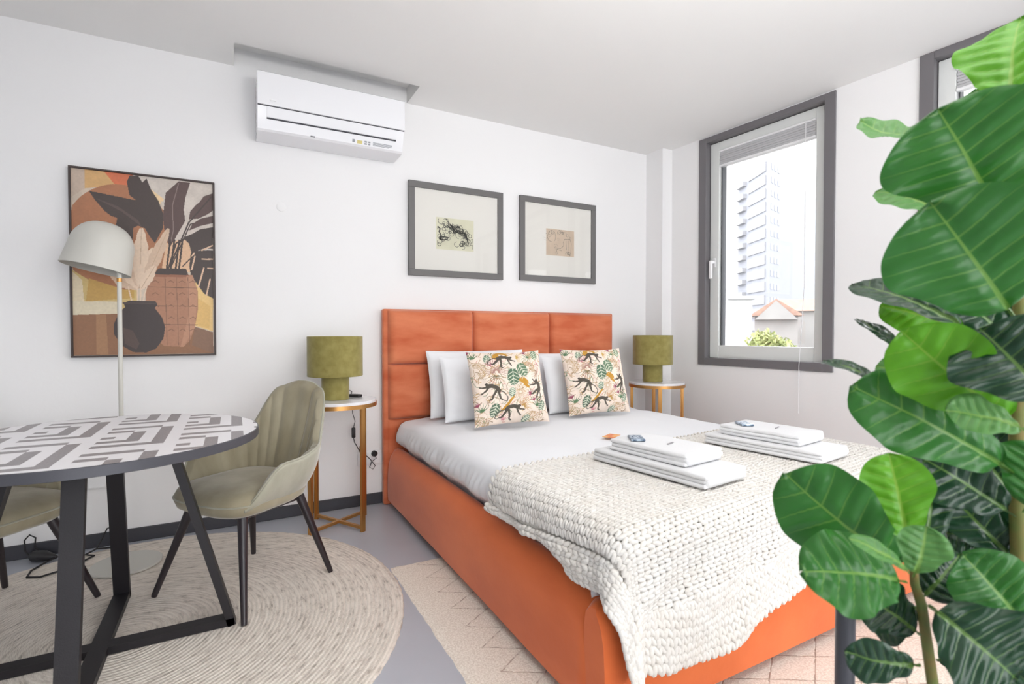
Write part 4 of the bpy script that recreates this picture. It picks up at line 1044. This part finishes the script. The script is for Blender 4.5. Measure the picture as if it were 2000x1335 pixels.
chair('olive suede tub chair with black legs at the right of the dining table',(.051,2.493,0),math.radians(-52))
chair('olive suede tub chair left of the dining table, mostly cut off at the photo edge',(-.843,2.62,0),math.radians(50))
# ------------------------------------------------------------------ post table and plant
sp=thing('metal_stand','dark grey metal post at the foot of the bed, partly hidden by fig leaves','stand',(.952,.516,0))
bm=BM(); tube(bm,[(0,0,.010),(0,0,.655)],.0155,24); obj('post',bm,m_dark,sp,40)
bm=BM(); lathe(bm,[(0,.0005),(.10,.0005),(.10,.008),(.097,.010),(0,.010)],48); obj('foot_plate',bm,m_dark,sp)
bm=BM(); lathe(bm,[(0,.655),(.038,.655),(.04,.657),(.04,.664),(.038,.666),(0,.666)],48); obj('top_plate',bm,m_dark,sp)
def veinfac(nt):
    a=nt.nodes.new('ShaderNodeAttribute'); a.attribute_name='vn'; sx=nt.nodes.new('ShaderNodeSeparateXYZ'); nt.links.new(a.outputs['Vector'],sx.inputs[0])
    def ma(op,p,q=None):
        n=nt.nodes.new('ShaderNodeMath'); n.operation=op
        for i,z in enumerate((p,q)):
            if z is None: continue
            if isinstance(z,(int,float)): n.inputs[i].default_value=z
            else: nt.links.new(z,n.inputs[i])
        return n.outputs[0]
    V,C,Mx=sx.outputs[0],sx.outputs[1],sx.outputs[2]     # vein phase, |c|, |x| / midrib width
    fr=ma('ABSOLUTE',ma('SUBTRACT',V,ma('ROUND',V)))
    wv=ma('MULTIPLY',ma('SUBTRACT',1.15,C),.075)
    lat=ma('MULTIPLY',ma('MAXIMUM',0,ma('SUBTRACT',1,ma('DIVIDE',fr,wv))),.75)
    n=nt.nodes.new('ShaderNodeMath'); n.operation='MAXIMUM'
    mid=ma('MULTIPLY',ma('MAXIMUM',0,ma('MINIMUM',1,ma('MULTIPLY',ma('SUBTRACT',1.4,Mx),2.5))),.9)
    return ma('MAXIMUM',lat,mid)
def leafmat(name,c,c2,rough,tl):
    vc=tuple(min(255,int(q*.45+r*.55)) for q,r in zip(c,(150,176,84)))
    m=bpy.data.materials.new(name); m.use_nodes=True; nt=m.node_tree; b=nt.nodes['Principled BSDF']; o=nt.nodes['Material Output']
    a=veinfac(nt)
    tc=nt.nodes.new('ShaderNodeTexCoord'); n=nt.nodes.new('ShaderNodeTexNoise'); n.inputs['Scale'].default_value=14; nt.links.new(tc.outputs['Object'],n.inputs['Vector'])
    m1=nt.nodes.new('ShaderNodeMix'); m1.data_type='RGBA'; m1.inputs[6].default_value=(*lin(c),1); m1.inputs[7].default_value=(*lin(c2),1); nt.links.new(n.outputs['Fac'],m1.inputs[0])
    m2=nt.nodes.new('ShaderNodeMix'); m2.data_type='RGBA'; m2.inputs[7].default_value=(*lin(vc),1); nt.links.new(m1.outputs[2],m2.inputs[6]); nt.links.new(a,m2.inputs[0])
    nt.links.new(m2.outputs[2],b.inputs['Base Color']); b.inputs['Roughness'].default_value=rough; b.inputs['Specular IOR Level'].default_value=.45
    t=nt.nodes.new('ShaderNodeBsdfTranslucent'); nt.links.new(m2.outputs[2],t.inputs['Color']); mx=nt.nodes.new('ShaderNodeMixShader'); mx.inputs[0].default_value=tl
    nt.links.new(b.outputs[0],mx.inputs[1]); nt.links.new(t.outputs[0],mx.inputs[2]); nt.links.new(mx.outputs[0],o.inputs['Surface'])
    return m
LM={'y':leafmat('young_leaf',(104,170,34),(80,148,34),.38,.3),'g':leafmat('green_leaf',(56,118,44),(40,98,40),.34,.2),'m':leafmat('pale_leaf',(96,146,76),(78,130,68),.4,.3),'d':leafmat('dark_leaf',(26,66,36),(18,50,32),.28,.08)}
LEAVES=[
((1.062,0.342,1.456),(1.155,0.364,1.632),(-0.89,0.03,0.46),0.1581,'y',0.1),
((0.941,0.313,1.263),(0.846,0.345,1.403),(-0.76,-0.52,-0.4),0.1906,'g',0.08),
((0.935,0.29,1.116),(0.813,0.337,1.269),(-0.73,-0.55,-0.41),0.1906,'g',0.1),
((1.05,0.417,1.444),(1.051,0.553,1.476),(-0.42,-0.2,0.88),0.093,'m',-0.22),
((1.056,0.41,1.286),(1.026,0.508,1.364),(-0.55,-0.62,0.56),0.0837,'m',0.15),
((1.012,0.362,1.103),(1.035,0.556,1.201),(-0.51,-0.34,0.79),0.0791,'d',0.08),
((1.109,0.4,1.099),(1.049,0.513,1.153),(-0.79,-0.55,0.27),0.0791,'y',0.12),
((1.167,0.369,1.09),(1.081,0.463,1.204),(-0.67,-0.74,0.11),0.1023,'d',0.1),
((0.982,0.434,1.053),(1.044,0.55,1.13),(-0.16,-0.49,0.86),0.0465,'d',0.05),
((0.889,0.427,1.02),(0.905,0.532,1.054),(-0.2,-0.28,0.94),0.0465,'d',0.06),
((0.963,0.295,0.969),(0.843,0.385,1.098),(-0.78,-0.48,-0.39),0.1256,'y',0.1),
((0.923,0.249,1.008),(0.892,0.313,1.106),(-0.87,-0.49,0.05),0.1395,'d',0.1),
((1.016,0.31,0.892),(0.849,0.448,1.018),(-0.59,-0.8,0.1),0.1256,'g',0.1),
((0.921,0.272,0.972),(0.852,0.332,0.997),(-0.39,-0.69,0.61),0.0651,'m',0.1),
((1.067,0.326,0.814),(0.971,0.426,0.908),(-0.66,-0.74,0.1),0.107,'d',0.1),
((1.12,0.341,0.724),(1.054,0.448,0.871),(-0.88,-0.48,-0.05),0.1116,'d',0.1),
((1.016,0.426,1.014),(0.987,0.488,1.044),(-0.72,-0.55,0.43),0.0651,'m',0.1),
((0.876,0.383,0.745),(0.733,0.485,0.879),(-0.71,-0.65,-0.26),0.1395,'g',0.12),
((0.828,0.363,0.753),(0.684,0.419,0.78),(-0.19,-0.77,0.61),0.1163,'g',0.14),
((0.85,0.375,0.791),(0.849,0.401,0.922),(-0.85,-0.52,0.1),0.0911,'y',0.1),
((0.786,0.341,0.777),(0.791,0.328,0.847),(-0.83,-0.56,-0.04),0.0605,'m',0.12),
((0.773,0.337,0.788),(0.696,0.368,0.839),(0.03,-0.83,0.56),0.0279,'m',0.1),
((0.937,0.395,0.734),(1.024,0.419,0.886),(-0.5,-0.76,0.41),0.0698,'d',0.1),
((0.935,0.395,0.687),(1.016,0.375,0.75),(-0.57,-0.61,0.55),0.1209,'d',0.1),
((1.147,0.35,0.75),(1.092,0.425,0.751),(-0.75,-0.55,0.37),0.1116,'d',0.1),
((0.973,0.283,0.685),(0.92,0.336,0.78),(-0.69,-0.72,0.02),0.1023,'g',0.1),
((0.827,0.34,0.731),(0.883,0.263,0.654),(-0.64,-0.72,0.27),0.1488,'d',0.12),
((0.818,0.344,0.648),(0.748,0.404,0.651),(-0.66,-0.75,-0.11),0.0698,'d',0.1),
((0.911,0.384,0.643),(0.88,0.447,0.685),(-0.6,-0.62,0.5),0.0884,'d',0.1),
((0.884,0.353,0.63),(0.973,0.283,0.678),(-0.69,-0.59,0.42),0.1395,'d',0.12),
((0.929,0.328,0.6),(0.964,0.265,0.648),(-0.9,-0.21,0.39),0.1302,'d',0.1),
((1.203,0.366,0.805),(1.171,0.443,0.929),(-0.91,-0.42,0.03),0.1116,'d',0.08),
((1.227,0.38,0.999),(1.203,0.442,1.184),(-0.94,-0.33,-0.01),0.1116,'d',0.08),
((1.206,0.372,1.179),(1.2,0.435,1.306),(-0.97,-0.23,0.07),0.1302,'d',0.08),
((1.173,0.361,0.898),(1.26,0.34,1.054),(-0.84,-0.34,0.42),0.1116,'d',0.08),
((1.178,0.353,0.628),(1.141,0.422,0.816),(-0.9,-0.44,-0.01),0.093,'d',0.1),
((1.063,0.323,0.592),(1.04,0.383,0.658),(-0.74,-0.61,0.29),0.093,'d',0.1),
((1.08,0.329,1.281),(1.137,0.301,1.416),(-0.86,-0.42,0.28),0.1395,'g',0.1),
((1.021,0.306,0.835),(1.048,0.271,0.93),(-0.95,-0.25,0.17),0.1302,'g',0.1),
((0.959,0.404,0.668),(0.93,0.464,0.605),(-0.89,0.05,0.45),0.0744,'d',0.15),
((1.228,0.372,0.67),(1.233,0.442,0.856),(-0.93,-0.34,0.15),0.1209,'d',0.05),
((1.218,0.358,0.822),(1.235,0.444,0.992),(-0.86,-0.41,0.29),0.1209,'d',0.05),
((1.176,0.374,0.488),(1.16,0.441,0.553),(-0.84,-0.47,0.28),0.1116,'d',0.05),
((1.228,0.326,0.663),(1.155,0.391,0.778),(-0.78,-0.61,-0.15),0.1209,'d',0.05),
((1.28,0.386,1.014),(1.217,0.477,1.049),(-0.83,-0.56,-0.03),0.1209,'d',0.05),
((1.177,0.369,1.378),(1.206,0.437,1.551),(-0.97,-0.15,0.22),0.1209,'g',0.05)]

fp=thing('fiddle_leaf_fig','tall fiddle leaf fig plant with big glossy green leaves at the right edge','plant',(1.09,.35,0))
FP=Vector((1.09,.35,0))
m_stem=mat('fig_stem',(120,104,52),.7,var=(30,(96,110,50)))
m_pot=mat('grey_pot',(206,200,192),.7)
bm=BM(); lathe(bm,[(0,0),(.10,0),(.135,.30),(.14,.305),(.14,.32),(.13,.32),(.122,.29),(0,.29)],48); obj('pot',bm,m_pot,fp,40)
bm=BM(); lathe(bm,[(0,.3),(.119,.291)],32); obj('soil',bm,mat('soil',(60,46,36),.95,bump=(60,.6)),fp)
def P_(x,y,z): return Vector((x,y,z))-FP
bm=BM(); tube(bm,[P_(1.10,.34,.29),P_(1.12,.337,.529),P_(1.105,.335,.75),P_(1.092,.337,.896),P_(1.073,.329,1.123),P_(1.085,.34,1.3),P_(1.098,.346,1.52)],[.014,.012,.011,.010,.009,.008,.004],12); obj('stem',bm,m_stem,fp,60)
bm=BM(); tube(bm,[P_(1.06,.37,.29),P_(.973,.394,.542),P_(.912,.385,.689),P_(.891,.385,.725),P_(.873,.385,.83)],[.010,.008,.007,.006,.003],12); obj('stem',bm,m_stem,fp,60)
def leaf(i,B,T,N,Wd,kind,bend):
    B=Vector(B);T=Vector(T);N=Vector(N); a=(T-B); L=a.length; a.normalize(); N=(N-a*N.dot(a)).normalized(); s=a.cross(N)
    rs=random.Random(i*13+5); nu_,nv_=41,31; v=[];vein=[]
    NVn=7
    ph=rs.uniform(0,1); wav=rs.uniform(.6,1.2)*min(1,Wd/.12)**2
    for j in range(nu_):
        t=j/(nu_-1)
        if t<.10: hw=.012*Wd+.0*t; 
        else:
            q=(t-.10)/.90
            hw=Wd*.5*(max(0,1-abs(2*q-1)**2.5)**.5)*(.66+.38*sm(q,.25,.68))
            hw=max(hw,.0015)
            if q>.97: hw=max(hw*.9,.001)
        zc=-bend*L*4*((t-.45)**2)*.9 + bend*L*.3
        for k in range(nv_):
            c=-1+2*k/(nv_-1); x=c*hw
            # side veins sweep forward from the midrib
            vv=(t-.10)*NVn/.86-abs(c)*1.15*hw/(Wd*.5); fr=vv-math.floor(vv); dv=min(fr,1-fr)
            puff=.0065*min(1,Wd/.12)*math.sin(PI*fr)*min(1,abs(c)*4)*(1-abs(c)**4)
            cup=.16*hw*(c*c)*(1 if kind!='g' else .7)
            edge=.006*wav*math.sin(t*22+ph*6+(2 if c>0 else 0))*abs(c)**3
            z=zc+puff+cup+edge+.0035*nz(t*4+i,c*2)
            v.append(tuple(B+a*(t*L)+s*x+N*z-FP))
            vein.append((vv if t>.13 else .5,abs(c),abs(x)/(.0024*(1.25-t))))
    f=[(j*nv_+k,j*nv_+k+1,(j+1)*nv_+k+1,(j+1)*nv_+k) for j in range(nu_-1) for k in range(nv_-1)]
    o=pyobj('leaf',v,f,LM[kind],fp,180)
    at=o.data.attributes.new('vn','FLOAT_VECTOR','POINT'); at.data.foreach_set('vector',np.array(vein,dtype=float).ravel())
    return o
for i,L_ in enumerate(LEAVES): leaf(i,*L_)
